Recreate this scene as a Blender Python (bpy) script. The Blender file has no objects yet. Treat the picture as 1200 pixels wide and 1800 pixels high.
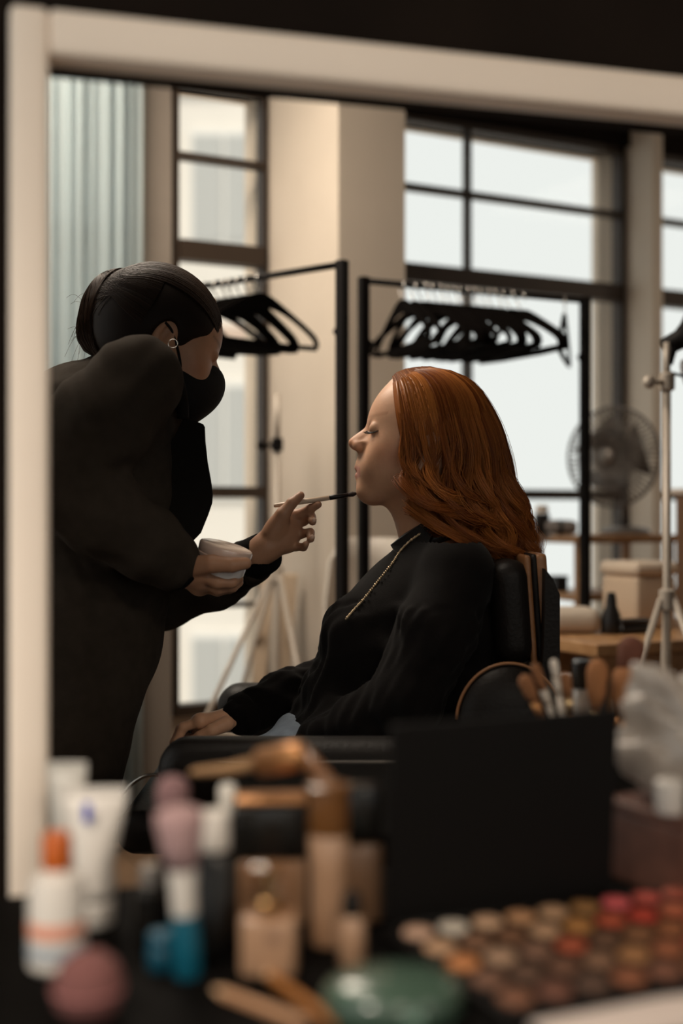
import bpy, bmesh, math, random
import numpy as np
from mathutils import Vector, Matrix
random.seed(7); RNG = np.random.default_rng(7)
SC = bpy.context.scene
COL = SC.collection

# ------------------------------------------------------------------ camera, sky, sun, exposure
CAMZ, FPX = 1.08, 2200.0
cam_d = bpy.data.cameras.new('camera'); cam = bpy.data.objects.new('camera', cam_d); COL.objects.link(cam)
cam.location = (0, 0, CAMZ); cam.rotation_euler = (math.pi/2, 0, 0)
cam_d.sensor_fit = 'HORIZONTAL'; cam_d.sensor_width = 24.0; cam_d.lens = 24.0*FPX/1200.0
cam_d.clip_start = 0.05; cam_d.clip_end = 300
cam_d.dof.use_dof = True; cam_d.dof.focus_distance = 2.15; cam_d.dof.aperture_fstop = 1.6
SC.camera = cam
SC.view_settings.view_transform = 'Standard'; SC.view_settings.look = 'None'
SC.view_settings.gamma = 1.0; SC.view_settings.use_curve_mapping = False
SC.view_settings.exposure = 0.0
world = bpy.data.worlds.new('sky'); SC.world = world; world.use_nodes = True
bg = world.node_tree.nodes['Background']
bg.inputs[0].default_value = (0.985, 1.0, 0.955, 1); bg.inputs[1].default_value = 0.92
sun_d = bpy.data.lights.new('sun', 'SUN'); sun = bpy.data.objects.new('sun', sun_d); COL.objects.link(sun)
sun_d.energy = 2.4; sun_d.angle = math.radians(12); sun_d.color = (1.0, 0.88, 0.74)
sun.rotation_euler = (math.radians(38), 0, math.radians(-30))
SC.cycles.max_bounces = 8; SC.cycles.diffuse_bounces = 4; SC.cycles.transparent_max_bounces = 24
SC.cycles.sample_clamp_indirect = 4.0; SC.cycles.caustics_reflective = False; SC.cycles.caustics_refractive = False

def P(x, y, d):                      # the point at depth d seen at picture position (x, y)
    return Vector(((x-600)/FPX*d, d, CAMZ+(900-y)/FPX*d))

# the window wall: base point, direction along it, direction into the room
WB = Vector((0.682, 5.0, 0)); WU = Vector((0.891, 0.454, 0)).normalized(); WN = Vector((0.454, -0.891, 0)).normalized()
def Wl(s, p, z):                     # s along the wall, p into the room
    return WB + WU*s + WN*p + Vector((0, 0, z))
WROT = math.atan2(WU.y, WU.x)

# out-of-view fill lamps added to brighten the room: warm ceiling panels (fixtures are built further down, one per entry): wall coords s, p, z, size, power
FILL_LAMPS = [(-2.2, 0.9, 2.86, 0.9, 50), (-2.4, 1.9, 2.86, 0.7, 11), (1.7, 1.6, 2.86, 0.9, 12), (-2.7, 6.0, 2.86, 0.9, 31), (-0.2, 7.0, 2.86, 0.9, 31)]

# ------------------------------------------------------------------ materials
MATS = {}
def mat(name, col=(.5, .5, .5), rough=.5, metal=0., var=0., scale=20., bump=0., bscale=60., stretch=None, sheen=0.,
        trans=0., ior=1.45, coat=0., sss=0., attr=None, spec=.5, translucent=0.):
    if name in MATS: return MATS[name]
    m = bpy.data.materials.new(name); m.use_nodes = True; nt = m.node_tree; N = nt.nodes; L = nt.links
    b = N['Principled BSDF']; MATS[name] = m
    b.inputs['Base Color'].default_value = (*col, 1); b.inputs['Roughness'].default_value = rough
    b.inputs['Metallic'].default_value = metal; b.inputs['IOR'].default_value = ior
    b.inputs['Transmission Weight'].default_value = trans; b.inputs['Coat Weight'].default_value = coat
    b.inputs['Sheen Weight'].default_value = sheen; b.inputs['Specular IOR Level'].default_value = spec
    if sss:
        b.inputs['Subsurface Weight'].default_value = sss; b.inputs['Subsurface Radius'].default_value = (1., .35, .18)
        b.inputs['Subsurface Scale'].default_value = .006
    tc = N.new('ShaderNodeTexCoord'); mp = N.new('ShaderNodeMapping'); L.new(tc.outputs['Object'], mp.inputs[0])
    if stretch: mp.inputs['Scale'].default_value = stretch
    src = None
    if attr:
        a = N.new('ShaderNodeAttribute'); a.attribute_name = attr; src = a.outputs['Color']
    if var:
        n = N.new('ShaderNodeTexNoise'); n.inputs['Scale'].default_value = scale; n.inputs['Detail'].default_value = 5
        L.new(mp.outputs[0], n.inputs['Vector'])
        r = N.new('ShaderNodeMapRange'); r.inputs[1].default_value = .25; r.inputs[2].default_value = .75
        r.inputs[3].default_value = 1-var; r.inputs[4].default_value = 1+var
        L.new(n.outputs['Fac'], r.inputs[0])
        mx = N.new('ShaderNodeVectorMath'); mx.operation = 'SCALE'
        if src: L.new(src, mx.inputs[0])
        else: mx.inputs[0].default_value = col
        L.new(r.outputs[0], mx.inputs['Scale']); src = mx.outputs[0]
    if src: L.new(src, b.inputs['Base Color'])
    if bump:
        n2 = N.new('ShaderNodeTexNoise'); n2.inputs['Scale'].default_value = bscale; n2.inputs['Detail'].default_value = 4
        L.new(mp.outputs[0], n2.inputs['Vector'])
        bp = N.new('ShaderNodeBump'); bp.inputs['Strength'].default_value = bump; bp.inputs['Distance'].default_value = .01
        L.new(n2.outputs['Fac'], bp.inputs['Height']); L.new(bp.outputs[0], b.inputs['Normal'])
    if translucent:
        t = N.new('ShaderNodeBsdfTranslucent'); t.inputs[0].default_value = (*col, 1)
        if src: L.new(src, t.inputs[0])
        ms = N.new('ShaderNodeMixShader'); ms.inputs[0].default_value = translucent
        L.new(b.outputs[0], ms.inputs[1]); L.new(t.outputs[0], ms.inputs[2])
        L.new(ms.outputs[0], N['Material Output'].inputs['Surface'])
    return m
def glass_mat(name, tint=(1, 1, 1), gloss=.06, rough=.02):
    if name in MATS: return MATS[name]
    m = bpy.data.materials.new(name); m.use_nodes = True; N = m.node_tree.nodes; L = m.node_tree.links; MATS[name] = m
    N.remove(N['Principled BSDF'])
    t = N.new('ShaderNodeBsdfTransparent'); t.inputs[0].default_value = (*tint, 1)
    g = N.new('ShaderNodeBsdfGlossy'); g.inputs['Roughness'].default_value = rough
    ms = N.new('ShaderNodeMixShader'); ms.inputs[0].default_value = gloss
    L.new(t.outputs[0], ms.inputs[1]); L.new(g.outputs[0], ms.inputs[2]); L.new(ms.outputs[0], N['Material Output'].inputs['Surface'])
    return m
def emis(name, col, st):
    if name in MATS: return MATS[name]
    m = bpy.data.materials.new(name); m.use_nodes = True; b = m.node_tree.nodes['Principled BSDF']; MATS[name] = m
    b.inputs['Base Color'].default_value = (*col, 1)
    b.inputs['Emission Color'].default_value = (*col, 1); b.inputs['Emission Strength'].default_value = st
    return m
def wood(name, c1, c2, rough=.45, scale=(1, 12, 12), coat=0.):
    if name in MATS: return MATS[name]
    m = mat(name, c1, rough, coat=coat); N = m.node_tree.nodes; L = m.node_tree.links; b = N['Principled BSDF']
    tc = N.new('ShaderNodeTexCoord'); mp = N.new('ShaderNodeMapping'); mp.inputs['Scale'].default_value = scale
    n = N.new('ShaderNodeTexNoise'); n.inputs['Scale'].default_value = 4; n.inputs['Detail'].default_value = 6
    r = N.new('ShaderNodeValToRGB'); r.color_ramp.elements[0].position = .3; r.color_ramp.elements[1].position = .72
    r.color_ramp.elements[0].color = (*c1, 1); r.color_ramp.elements[1].color = (*c2, 1)
    L.new(tc.outputs['Object'], mp.inputs[0]); L.new(mp.outputs[0], n.inputs['Vector']); L.new(n.outputs['Fac'], r.inputs[0])
    L.new(r.outputs[0], b.inputs['Base Color'])
    return m

# ------------------------------------------------------------------ mesh helpers
class MB:
    def __init__(s): s.v = []; s.f = []
    def add(s, vs, fs):
        o = len(s.v); s.v += [tuple(v) for v in vs]; s.f += [tuple(i+o for i in f) for f in fs]; return s
    def box(s, c, size, rot=None, bev=0.):
        hx, hy, hz = size[0]/2, size[1]/2, size[2]/2; R = rot if rot is not None else Matrix.Identity(3); c = Vector(c)
        if bev <= 0:
            vs = [c+R@Vector((x*hx, y*hy, z*hz)) for x in (-1, 1) for y in (-1, 1) for z in (-1, 1)]
            return s.add(vs, [(0, 1, 3, 2), (4, 6, 7, 5), (0, 4, 5, 1), (2, 3, 7, 6), (0, 2, 6, 4), (1, 5, 7, 3)])
        bm = bmesh.new(); bmesh.ops.create_cube(bm, size=1)
        for v in bm.verts: v.co = Vector((v.co.x*2*hx, v.co.y*2*hy, v.co.z*2*hz))
        bmesh.ops.bevel(bm, geom=list(bm.edges), offset=min(bev, .49*min(size)), segments=3, affect='EDGES', profile=.5)
        bm.verts.index_update()
        s.add([c+R@v.co for v in bm.verts], [[v.index for v in f.verts] for f in bm.faces]); bm.free(); return s
    def tube(s, pts, r, n=8, cap=True):
        pts = [Vector(p) for p in pts]; m = len(pts)
        rs = r if isinstance(r, (list, tuple)) else [r]*m
        t0 = (pts[1]-pts[0]).normalized()
        a = Vector((0, 0, 1)) if abs(t0.z) < .9 else Vector((1, 0, 0))
        nrm = (a - t0*a.dot(t0)).normalized(); vs = []
        for i in range(m):
            t = (pts[min(i+1, m-1)]-pts[max(i-1, 0)])
            t = t.normalized() if t.length > 1e-9 else t0
            nrm = (nrm - t*nrm.dot(t)).normalized(); bn = t.cross(nrm)
            for k in range(n):
                an = 2*math.pi*k/n; vs.append(pts[i]+(nrm*math.cos(an)+bn*math.sin(an))*rs[i])
        fs = [(i*n+k, i*n+(k+1) % n, (i+1)*n+(k+1) % n, (i+1)*n+k) for i in range(m-1) for k in range(n)]
        if cap: fs += [tuple(range(n-1, -1, -1)), tuple(range((m-1)*n, m*n))]
        return s.add(vs, fs)
    def lathe(s, prof, n=24, M=None, sx=1., sy=1.):       # prof: (r, z) list from bottom to top
        M = M or Matrix.Identity(4); vs = []; m = len(prof)
        for r, z in prof:
            for k in range(n):
                a = 2*math.pi*k/n; vs.append(M@Vector((r*math.cos(a)*sx, r*math.sin(a)*sy, z)))
        fs = [(i*n+k, i*n+(k+1) % n, (i+1)*n+(k+1) % n, (i+1)*n+k) for i in range(m-1) for k in range(n)]
        fs += [tuple(range(n-1, -1, -1)), tuple(range((m-1)*n, m*n))]
        return s.add(vs, fs)
    def prism(s, poly, ext):                              # closed polygon of 3D points pushed along ext
        poly = [Vector(p) for p in poly]; n = len(poly); ext = Vector(ext)
        return s.add(poly+[p+ext for p in poly], [tuple(range(n-1, -1, -1)), tuple(range(n, 2*n))]+[(i, (i+1) % n, n+(i+1) % n, n+i) for i in range(n)])
    def sphere(s, c, r, n=12, m=8, sc=(1, 1, 1), rot=None):
        R = rot if rot is not None else Matrix.Identity(3); c = Vector(c); vs = [c+R@Vector((0, 0, -r*sc[2]))]
        for i in range(1, m):
            th = math.pi*i/m
            for k in range(n):
                a = 2*math.pi*k/n
                vs.append(c+R@Vector((r*sc[0]*math.sin(th)*math.cos(a), r*sc[1]*math.sin(th)*math.sin(a), -r*sc[2]*math.cos(th))))
        vs.append(c+R@Vector((0, 0, r*sc[2]))); L = len(vs)-1
        fs = [(0, 1+(k+1) % n, 1+k) for k in range(n)]
        for i in range(m-2):
            for k in range(n): fs.append((1+i*n+k, 1+i*n+(k+1) % n, 1+(i+1)*n+(k+1) % n, 1+(i+1)*n+k))
        fs += [(L, 1+(m-2)*n+k, 1+(m-2)*n+(k+1) % n) for k in range(n)]
        return s.add(vs, fs)
    def build(s, name, material, parent=None, smooth=False, loc=None):
        o = Vector(loc) if loc is not None else Vector((0, 0, 0))
        me = bpy.data.meshes.new(name); me.from_pydata([tuple(Vector(v)-o) for v in s.v], [], s.f)
        bm = bmesh.new(); bm.from_mesh(me); bmesh.ops.recalc_face_normals(bm, faces=bm.faces); bm.to_mesh(me); bm.free()
        return link(name, me, material, parent, smooth, loc)
def link(name, me, material, parent=None, smooth=False, loc=None):
    if material is not None: me.materials.append(material)
    if smooth:
        me.shade_smooth()
        if smooth == 'auto':
            try: me.set_sharp_from_angle(angle=math.radians(38))
            except Exception: pass
    ob = bpy.data.objects.new(name, me); COL.objects.link(ob)
    if loc is not None: ob.location = loc
    if parent is not None:                                # parts are given in world coordinates
        ob.parent = parent; ob.matrix_basis = wmat(parent).inverted() @ ob.matrix_basis
    return ob
def wmat(o):
    m = Matrix.LocRotScale(o.location, o.rotation_euler, o.scale)
    return wmat(o.parent) @ m if o.parent else m
def tag(o, label, cat, group=None, kind=None):
    o['label'] = label
    if cat: o['category'] = cat
    if group: o['group'] = group
    if kind: o['kind'] = kind
    return o
def thing(name, label, cat, loc=(0, 0, 0), group=None, rotz=0., kind=None):
    o = bpy.data.objects.new(name, None); COL.objects.link(o); o.location = loc; o.rotation_euler = (0, 0, rotz)
    o.empty_display_size = .05
    return tag(o, label, cat, group, kind)
def struct(o, label=None):
    o['kind'] = 'structure'
    if label: o['label'] = label
    return o
def dup(root, loc, rotz, label=None):
    r = root.copy(); COL.objects.link(r); r.location = loc; r.rotation_euler = (0, 0, rotz)
    if label: r['label'] = label
    for ch in list(root.children):
        c = ch.copy(); COL.objects.link(c); c.parent = r
        for g in list(ch.children):
            e = g.copy(); COL.objects.link(e); e.parent = c
    return r
def catmull(pts, m):
    pts = [np.asarray(p, float) for p in pts]; n = len(pts); out = []
    for t in np.linspace(0, n-1, m):
        i = min(int(t), n-2); f = t-i
        p0, p1, p2, p3 = pts[max(i-1, 0)], pts[i], pts[i+1], pts[min(i+2, n-1)]
        out.append(.5*((2*p1)+(-p0+p2)*f+(2*p0-5*p1+4*p2-p3)*f*f+(-p0+3*p1-3*p2+p3)*f**3))
    return out

# ------------------------------------------------------------------ smooth blended bodies (distance field -> one mesh)
class Field:
    def __init__(s, lo, hi, h):
        s.lo = np.array(lo, float); s.h = h; s.n = np.ceil((np.array(hi, float)-s.lo)/h).astype(int)+1
        s.f = np.full(s.n, 1., np.float32)
    def sub(s, lo, hi, pad):
        i0 = np.clip(np.floor((np.array(lo)-pad-s.lo)/s.h).astype(int), 0, s.n-1); i1 = np.clip(np.ceil((np.array(hi)+pad-s.lo)/s.h).astype(int)+1, 1, s.n)
        i1 = np.maximum(i1, i0+1)
        sl = tuple(slice(a, b) for a, b in zip(i0, i1))
        g = [s.lo[k]+s.h*np.arange(i0[k], i1[k], dtype=np.float32) for k in range(3)]
        return sl, g[0][:, None, None], g[1][None, :, None], g[2][None, None, :]
    def comb(s, sl, d, k, cut=False):
        a = s.f[sl]; d = d.astype(np.float32)
        if cut:
            h = np.clip(.5-.5*(a+d)/max(k, 1e-6), 0, 1); s.f[sl] = a*(1-h)+(-d)*h+k*h*(1-h)
        else:
            h = np.clip(.5+.5*(a-d)/max(k, 1e-6), 0, 1); s.f[sl] = a*(1-h)+d*h-k*h*(1-h)
    def cone(s, a, b, ra, rb, k=.012, cut=False):
        a = np.array(a, float); b = np.array(b, float); rm = max(ra, rb)
        sl, x, y, z = s.sub(np.minimum(a, b)-rm, np.maximum(a, b)+rm, max(k, .02)+2*s.h)
        ab = b-a; L = float(ab@ab)+1e-12
        t = np.clip(((x-a[0])*ab[0]+(y-a[1])*ab[1]+(z-a[2])*ab[2])/L, 0, 1)
        d = np.sqrt((x-a[0]-t*ab[0])**2+(y-a[1]-t*ab[1])**2+(z-a[2]-t*ab[2])**2)-(ra+t*(rb-ra))
        s.comb(sl, d, k, cut); return s
    def chain(s, pts, k=.012):
        for (a, ra), (b, rb) in zip(pts[:-1], pts[1:]): s.cone(a, b, ra, rb, k)
        return s
    def ell(s, c, r, k=.015, rot=None, cut=False):
        c = np.array(c, float); r = np.array(r, float); rm = r.max()
        sl, x, y, z = s.sub(c-rm, c+rm, max(k, .02)+2*s.h)
        x = x-c[0]; y = y-c[1]; z = z-c[2]
        if rot is not None:
            R = np.array(rot, float)
            x, y, z = (R[0, 0]*x+R[1, 0]*y+R[2, 0]*z, R[0, 1]*x+R[1, 1]*y+R[2, 1]*z, R[0, 2]*x+R[1, 2]*y+R[2, 2]*z)
        k0 = np.sqrt((x/r[0])**2+(y/r[1])**2+(z/r[2])**2); k1 = np.sqrt((x/r[0]**2)**2+(y/r[1]**2)**2+(z/r[2]**2)**2)+1e-9
        s.comb(sl, k0*(k0-1)/k1, k, cut); return s
    def rbox(s, c, half, rad, k=.012, rot=None):
        c = np.array(c, float); hh = np.array(half, float)-rad; rm = float(np.linalg.norm(half))
        sl, x, y, z = s.sub(c-rm, c+rm, max(k, .02)+2*s.h)
        x = x-c[0]; y = y-c[1]; z = z-c[2]
        if rot is not None:
            R = np.array(rot, float)
            x, y, z = (R[0, 0]*x+R[1, 0]*y+R[2, 0]*z, R[0, 1]*x+R[1, 1]*y+R[2, 1]*z, R[0, 2]*x+R[1, 2]*y+R[2, 2]*z)
        qx = np.abs(x)-hh[0]; qy = np.abs(y)-hh[1]; qz = np.abs(z)-hh[2]
        d = np.sqrt(np.maximum(qx, 0)**2+np.maximum(qy, 0)**2+np.maximum(qz, 0)**2)+np.minimum(np.maximum(qx, np.maximum(qy, qz)), 0)-rad
        s.comb(sl, d, k); return s
    def keel(s, poly, yc, wd, ww, k=.008):                # traced midline profile (x, z) given a width that grows inwards
        poly = np.array(poly, float)
        lo = (poly[:, 0].min(), yc-max(ww), poly[:, 1].min()); hi = (poly[:, 0].max(), yc+max(ww), poly[:, 1].max())
        sl, x, y, z = s.sub(lo, hi, .02+2*s.h)
        px, pz = np.broadcast_arrays(x[:, 0, :], z[:, 0, :]); dmin = np.full(px.shape, 9.); ins = np.zeros(px.shape, bool)
        for i in range(len(poly)):
            a = poly[i]; b = poly[(i+1) % len(poly)]; e = b-a
            t = np.clip(((px-a[0])*e[0]+(pz-a[1])*e[1])/(e@e+1e-12), 0, 1)
            dmin = np.minimum(dmin, np.hypot(px-a[0]-t*e[0], pz-a[1]-t*e[1]))
            c = (a[1] > pz) != (b[1] > pz)
            ins ^= c & (px < (b[0]-a[0])*(pz-a[1])/(b[1]-a[1]+1e-12)+a[0])
        sd = np.where(ins, -dmin, dmin); w = np.interp(-sd, wd, ww)
        d = np.maximum(sd[:, None, :], (np.abs(y-yc)-w[:, None, :])*.75)
        s.comb(sl, d, k); return s
    def sample(s, p):
        g = np.clip((p-s.lo)/s.h, 0, np.array(s.n)-1.001); i = g.astype(int); t = g-i; out = 0
        for c in ((0, 0, 0), (1, 0, 0), (0, 1, 0), (0, 0, 1), (1, 1, 0), (1, 0, 1), (0, 1, 1), (1, 1, 1)):
            w = np.prod([t[..., k] if c[k] else 1-t[..., k] for k in range(3)], axis=0)
            out = out+w*s.f[i[..., 0]+c[0], i[..., 1]+c[1], i[..., 2]+c[2]]
        return out
    def snap(s, p, off, it=8):                             # move points onto the surface (plus an offset)
        e = s.h
        for _ in range(it):
            f0 = s.sample(p); g = np.stack([s.sample(p+np.eye(3)[k]*e)-s.sample(p-np.eye(3)[k]*e) for k in range(3)], -1)
            g /= np.linalg.norm(g, axis=-1, keepdims=True)+1e-6
            p = p-g*(np.clip(f0-off, -.02, .02)*.8)[..., None]
        return p
    def wrinkle(s, fn):
        ax = [s.lo[k]+s.h*np.arange(s.n[k], dtype=np.float32) for k in range(3)]
        s.f += np.where(np.abs(s.f) < .03, fn(ax[0][:, None, None], ax[1][None, :, None], ax[2][None, None, :]), 0).astype(np.float32)
        return s
    def mesh(s, smooth=1):
        f = s.f; n = f.shape; neg = f < 0
        cs = [(i, j, k) for i in (0, 1) for j in (0, 1) for k in (0, 1)]
        cnt = np.zeros(tuple(a-1 for a in n), np.int8)
        for c in cs: cnt += neg[c[0]:n[0]-1+c[0], c[1]:n[1]-1+c[1], c[2]:n[2]-1+c[2]]
        cells = np.argwhere((cnt > 0) & (cnt < 8)); idx = np.full(cnt.shape, -1, np.int64); idx[tuple(cells.T)] = np.arange(len(cells))
        acc = np.zeros((len(cells), 3)); num = np.zeros(len(cells))
        val = {c: f[cells[:, 0]+c[0], cells[:, 1]+c[1], cells[:, 2]+c[2]].astype(float) for c in cs}
        for a in cs:
            for b in cs:
                if sum(b)-sum(a) == 1 and all(q >= p for p, q in zip(a, b)):
                    m = (val[a] < 0) != (val[b] < 0); t = np.clip(val[a]/np.where(m, val[a]-val[b], 1), 0, 1)
                    p = np.array(a)[None, :]+t[:, None]*(np.array(b)-np.array(a))[None, :]
                    acc[m] += p[m]; num[m] += 1
        V = s.lo+s.h*(cells+acc/num[:, None]); Q = []
        for ax in range(3):
            o = [d for d in range(3) if d != ax]
            A = [slice(None)]*3; B = [slice(None)]*3; A[ax] = slice(0, n[ax]-1); B[ax] = slice(1, n[ax])
            e = np.argwhere(neg[tuple(A)] != neg[tuple(B)])
            ok = (e[:, o[0]] > 0) & (e[:, o[1]] > 0) & (e[:, o[0]] < n[o[0]]-1) & (e[:, o[1]] < n[o[1]]-1); e = e[ok]
            sg = neg[tuple(A)][tuple(e.T)]
            def cell(d0, d1):
                q = e.copy(); q[:, o[0]] += d0; q[:, o[1]] += d1; return idx[tuple(q.T)]
            q = np.stack([cell(-1, -1), cell(0, -1), cell(0, 0), cell(-1, 0)], 1)
            flip = sg if ax != 1 else ~sg
            q[~flip] = q[~flip][:, ::-1]; Q.append(q)
        Q = np.concatenate(Q); Q = Q[(Q >= 0).all(1)]
        for _ in range(smooth):
            S = np.zeros_like(V); C = np.zeros(len(V))
            for i in range(4):
                for j in ((i+1) % 4, (i-1) % 4):
                    np.add.at(S, Q[:, i], V[Q[:, j]]); np.add.at(C, Q[:, i], 1)
            V = np.where(C[:, None] > 0, V*.5+.5*S/np.maximum(C, 1)[:, None], V)
        used = np.zeros(len(V), bool); used[Q.ravel()] = True; ren = np.cumsum(used)-1
        return V[used], ren[Q]
def np_mesh(name, V, Q, material, parent=None, smooth=True, colors=None):
    me = bpy.data.meshes.new(name); V = np.asarray(V, np.float32); Q = np.asarray(Q, np.int32); k = Q.shape[1]
    me.vertices.add(len(V)); me.vertices.foreach_set('co', V.ravel())
    me.loops.add(Q.size); me.loops.foreach_set('vertex_index', Q.ravel())
    me.polygons.add(len(Q)); me.polygons.foreach_set('loop_start', np.arange(0, Q.size, k, dtype=np.int32))
    me.update(calc_edges=True)
    if colors is not None:
        at = me.color_attributes.new('Col', 'FLOAT_COLOR', 'POINT')
        c = np.ones((len(V), 4), np.float32); c[:, :3] = colors; at.data.foreach_set('color', c.ravel())
    me.validate()
    return link(name, me, material, parent, smooth)
def join_np(parts):
    Vs, Qs, o = [], [], 0
    for V, Q in parts: Vs.append(V); Qs.append(np.asarray(Q)+o); o += len(V)
    return np.concatenate(Vs), np.concatenate(Qs)
def tubes_np(paths, radii, n=4):                          # many thin strands at once: paths (S, M, 3), radii (S, M)
    S, M, _ = paths.shape; t = np.gradient(paths, axis=1); t /= np.linalg.norm(t, axis=2, keepdims=True)+1e-9
    up = np.array([.13, -.95, .28]); a = np.cross(t, up); a /= np.linalg.norm(a, axis=2, keepdims=True)+1e-9; b = np.cross(t, a)
    an = np.arange(n)*2*np.pi/n
    V = paths[:, :, None, :]+radii[:, :, None, None]*(a[:, :, None, :]*np.cos(an)[None, None, :, None]+b[:, :, None, :]*np.sin(an)[None, None, :, None])
    i = np.arange(S)[:, None, None]*M*n; j = np.arange(M-1)[None, :, None]*n; k = np.arange(n)[None, None, :]; k2 = (k+1) % n
    Q = np.stack([i+j+k, i+j+k2, i+j+n+k2, i+j+n+k], -1).reshape(-1, 4)
    return V.reshape(-1, 3), Q
# ------------------------------------------------------------------ room shell
CREAM = (.62, .50, .385)
m_wall = mat('wall_plaster', (.62, .53, .435), .85, var=.05, scale=3, bump=.08, bscale=40)
m_ceil = mat('ceiling_paint', (.36, .30, .24), .9, var=.04, scale=2)
m_dark = mat('dark_wall_paint', (.0105, .0066, .0046), .8, spec=.1, var=.3, scale=5, bump=.1, bscale=30)
m_floor = wood('floor_boards', (.10, .06, .035), (.2, .125, .075), .4, (1, 10, 1))
m_bronze = mat('dark_bronze_metal', (.035, .022, .014), .5, metal=.2, var=.15, scale=8)
m_frame = mat('cream_painted_wood', (.90, .765, .64), .5, var=.03, scale=6)
m_glass = glass_mat('window_glass', (.97, .98, .98), .004, .05)
ZC = 3.0
PB = 7.6            # depth of the room from the window wall
SL, SR = -3.6, 3.4
def wbox(mb, s0, s1, p0, p1, z0, z1):                     # box in wall coordinates
    vs = [Wl(s, p, z) for s in (s0, s1) for p in (p0, p1) for z in (z0, z1)]
    return mb.add(vs, [(0, 1, 3, 2), (4, 6, 7, 5), (0, 4, 5, 1), (2, 3, 7, 6), (0, 2, 6, 4), (1, 5, 7, 3)])
def wthing(s, p, z): return tuple(Wl(s, p, z))
m = MB(); wbox(m, SL, SR, -.2, PB+.2, -.1, 0); fl = struct(m.build('floor', m_floor), 'dark wooden plank floor of the studio')
mp_ = mat('floor_plank', (.14, .085, .05), .35, var=.35, scale=3, stretch=(1, 1, 1), bump=.05)
pl_me = None
for i in range(33):
    s0 = SL+i*.211
    o = MB(); wbox(o, s0+.0015, s0+.2085, 0, PB, 0, .004)
    o.build('plank', mp_, fl)
m = MB(); wbox(m, SL, SR, -.2, PB+.2, ZC, ZC+.1); struct(m.build('ceiling', m_ceil), 'plain plaster ceiling')

# window wall: openings (s0, s1), heights
WZ0, WZ1 = .37, 2.6
OPEN = [(-3.4, -1.62), (-1.43, -1.075), (-.825, .546), (.62, 2.0), (2.2, 3.2)]
m = MB()
wbox(m, SL, SR, -.15, 0, 0, WZ0); wbox(m, SL, SR, -.15, 0, WZ1, ZC)
edges = [SL]+[e for ab in OPEN for e in ab]+[SR]
for i in range(0, len(edges), 2): wbox(m, edges[i], edges[i+1], -.15, 0, WZ0, WZ1)
struct(m.build('wall_back', m_wall), 'warm plaster wall holding the tall windows')
m = MB(); wbox(m, -1.07, -.825, 0, .577, 0, ZC); struct(m.build('pillar_broad', m_wall), 'broad beige plaster pillar between the windows')
m = MB(); wbox(m, .56, .612, 0, .185, 0, ZC); struct(m.build('pillar_slim', m_wall), 'slim beige plaster pillar beside the fan')
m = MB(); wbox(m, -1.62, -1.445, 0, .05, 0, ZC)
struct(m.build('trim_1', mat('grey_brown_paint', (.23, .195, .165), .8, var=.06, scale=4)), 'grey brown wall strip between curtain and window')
m = MB(); wbox(m, -.823, .558, .0, .05, 2.605, ZC-.002)
struct(m.build('trim_2', m_dark), 'dark lintel above the wide window')
m = MB(); wbox(m, .614, 2.05, .0, .05, 2.605, ZC-.002); struct(m.build('trim_3', m_dark), 'dark lintel above the window right of the slim pillar')
m = MB(); wbox(m, -1.443, -1.072, .0, .05, 2.585, ZC-.002); struct(m.build('trim_4', m_dark), 'dark lintel above the narrow window')
m = MB(); wbox(m, SL, SL+.1, .0, PB, 0, .5); wbox(m, SL, SL+.1, .0, PB, 2.7, ZC)
for p0, p1 in ((0, .5), (2.3, 2.7), (4.5, 4.9), (6.7, PB)): wbox(m, SL, SL+.1, p0, p1, .5, 2.7)
struct(m.build('wall_left', m_wall), 'side wall with tall windows')
m = MB(); wbox(m, SR-.1, SR, .0, PB, 0, ZC); struct(m.build('wall_right', m_wall), 'plain side wall')
m = MB(); wbox(m, SL, SR, PB, PB+.15, 0, .5); wbox(m, SL, SR, PB, PB+.15, 2.7, ZC)
for s0, s1 in ((SL, -3.4), (-2.2, -1.9), (-.3, 0), (1.6, 1.9), (3.1, SR)): wbox(m, s0, s1, PB, PB+.15, .5, 2.7)
struct(m.build('wall_front', m_wall), 'wall with windows opposite the mirror')

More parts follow.
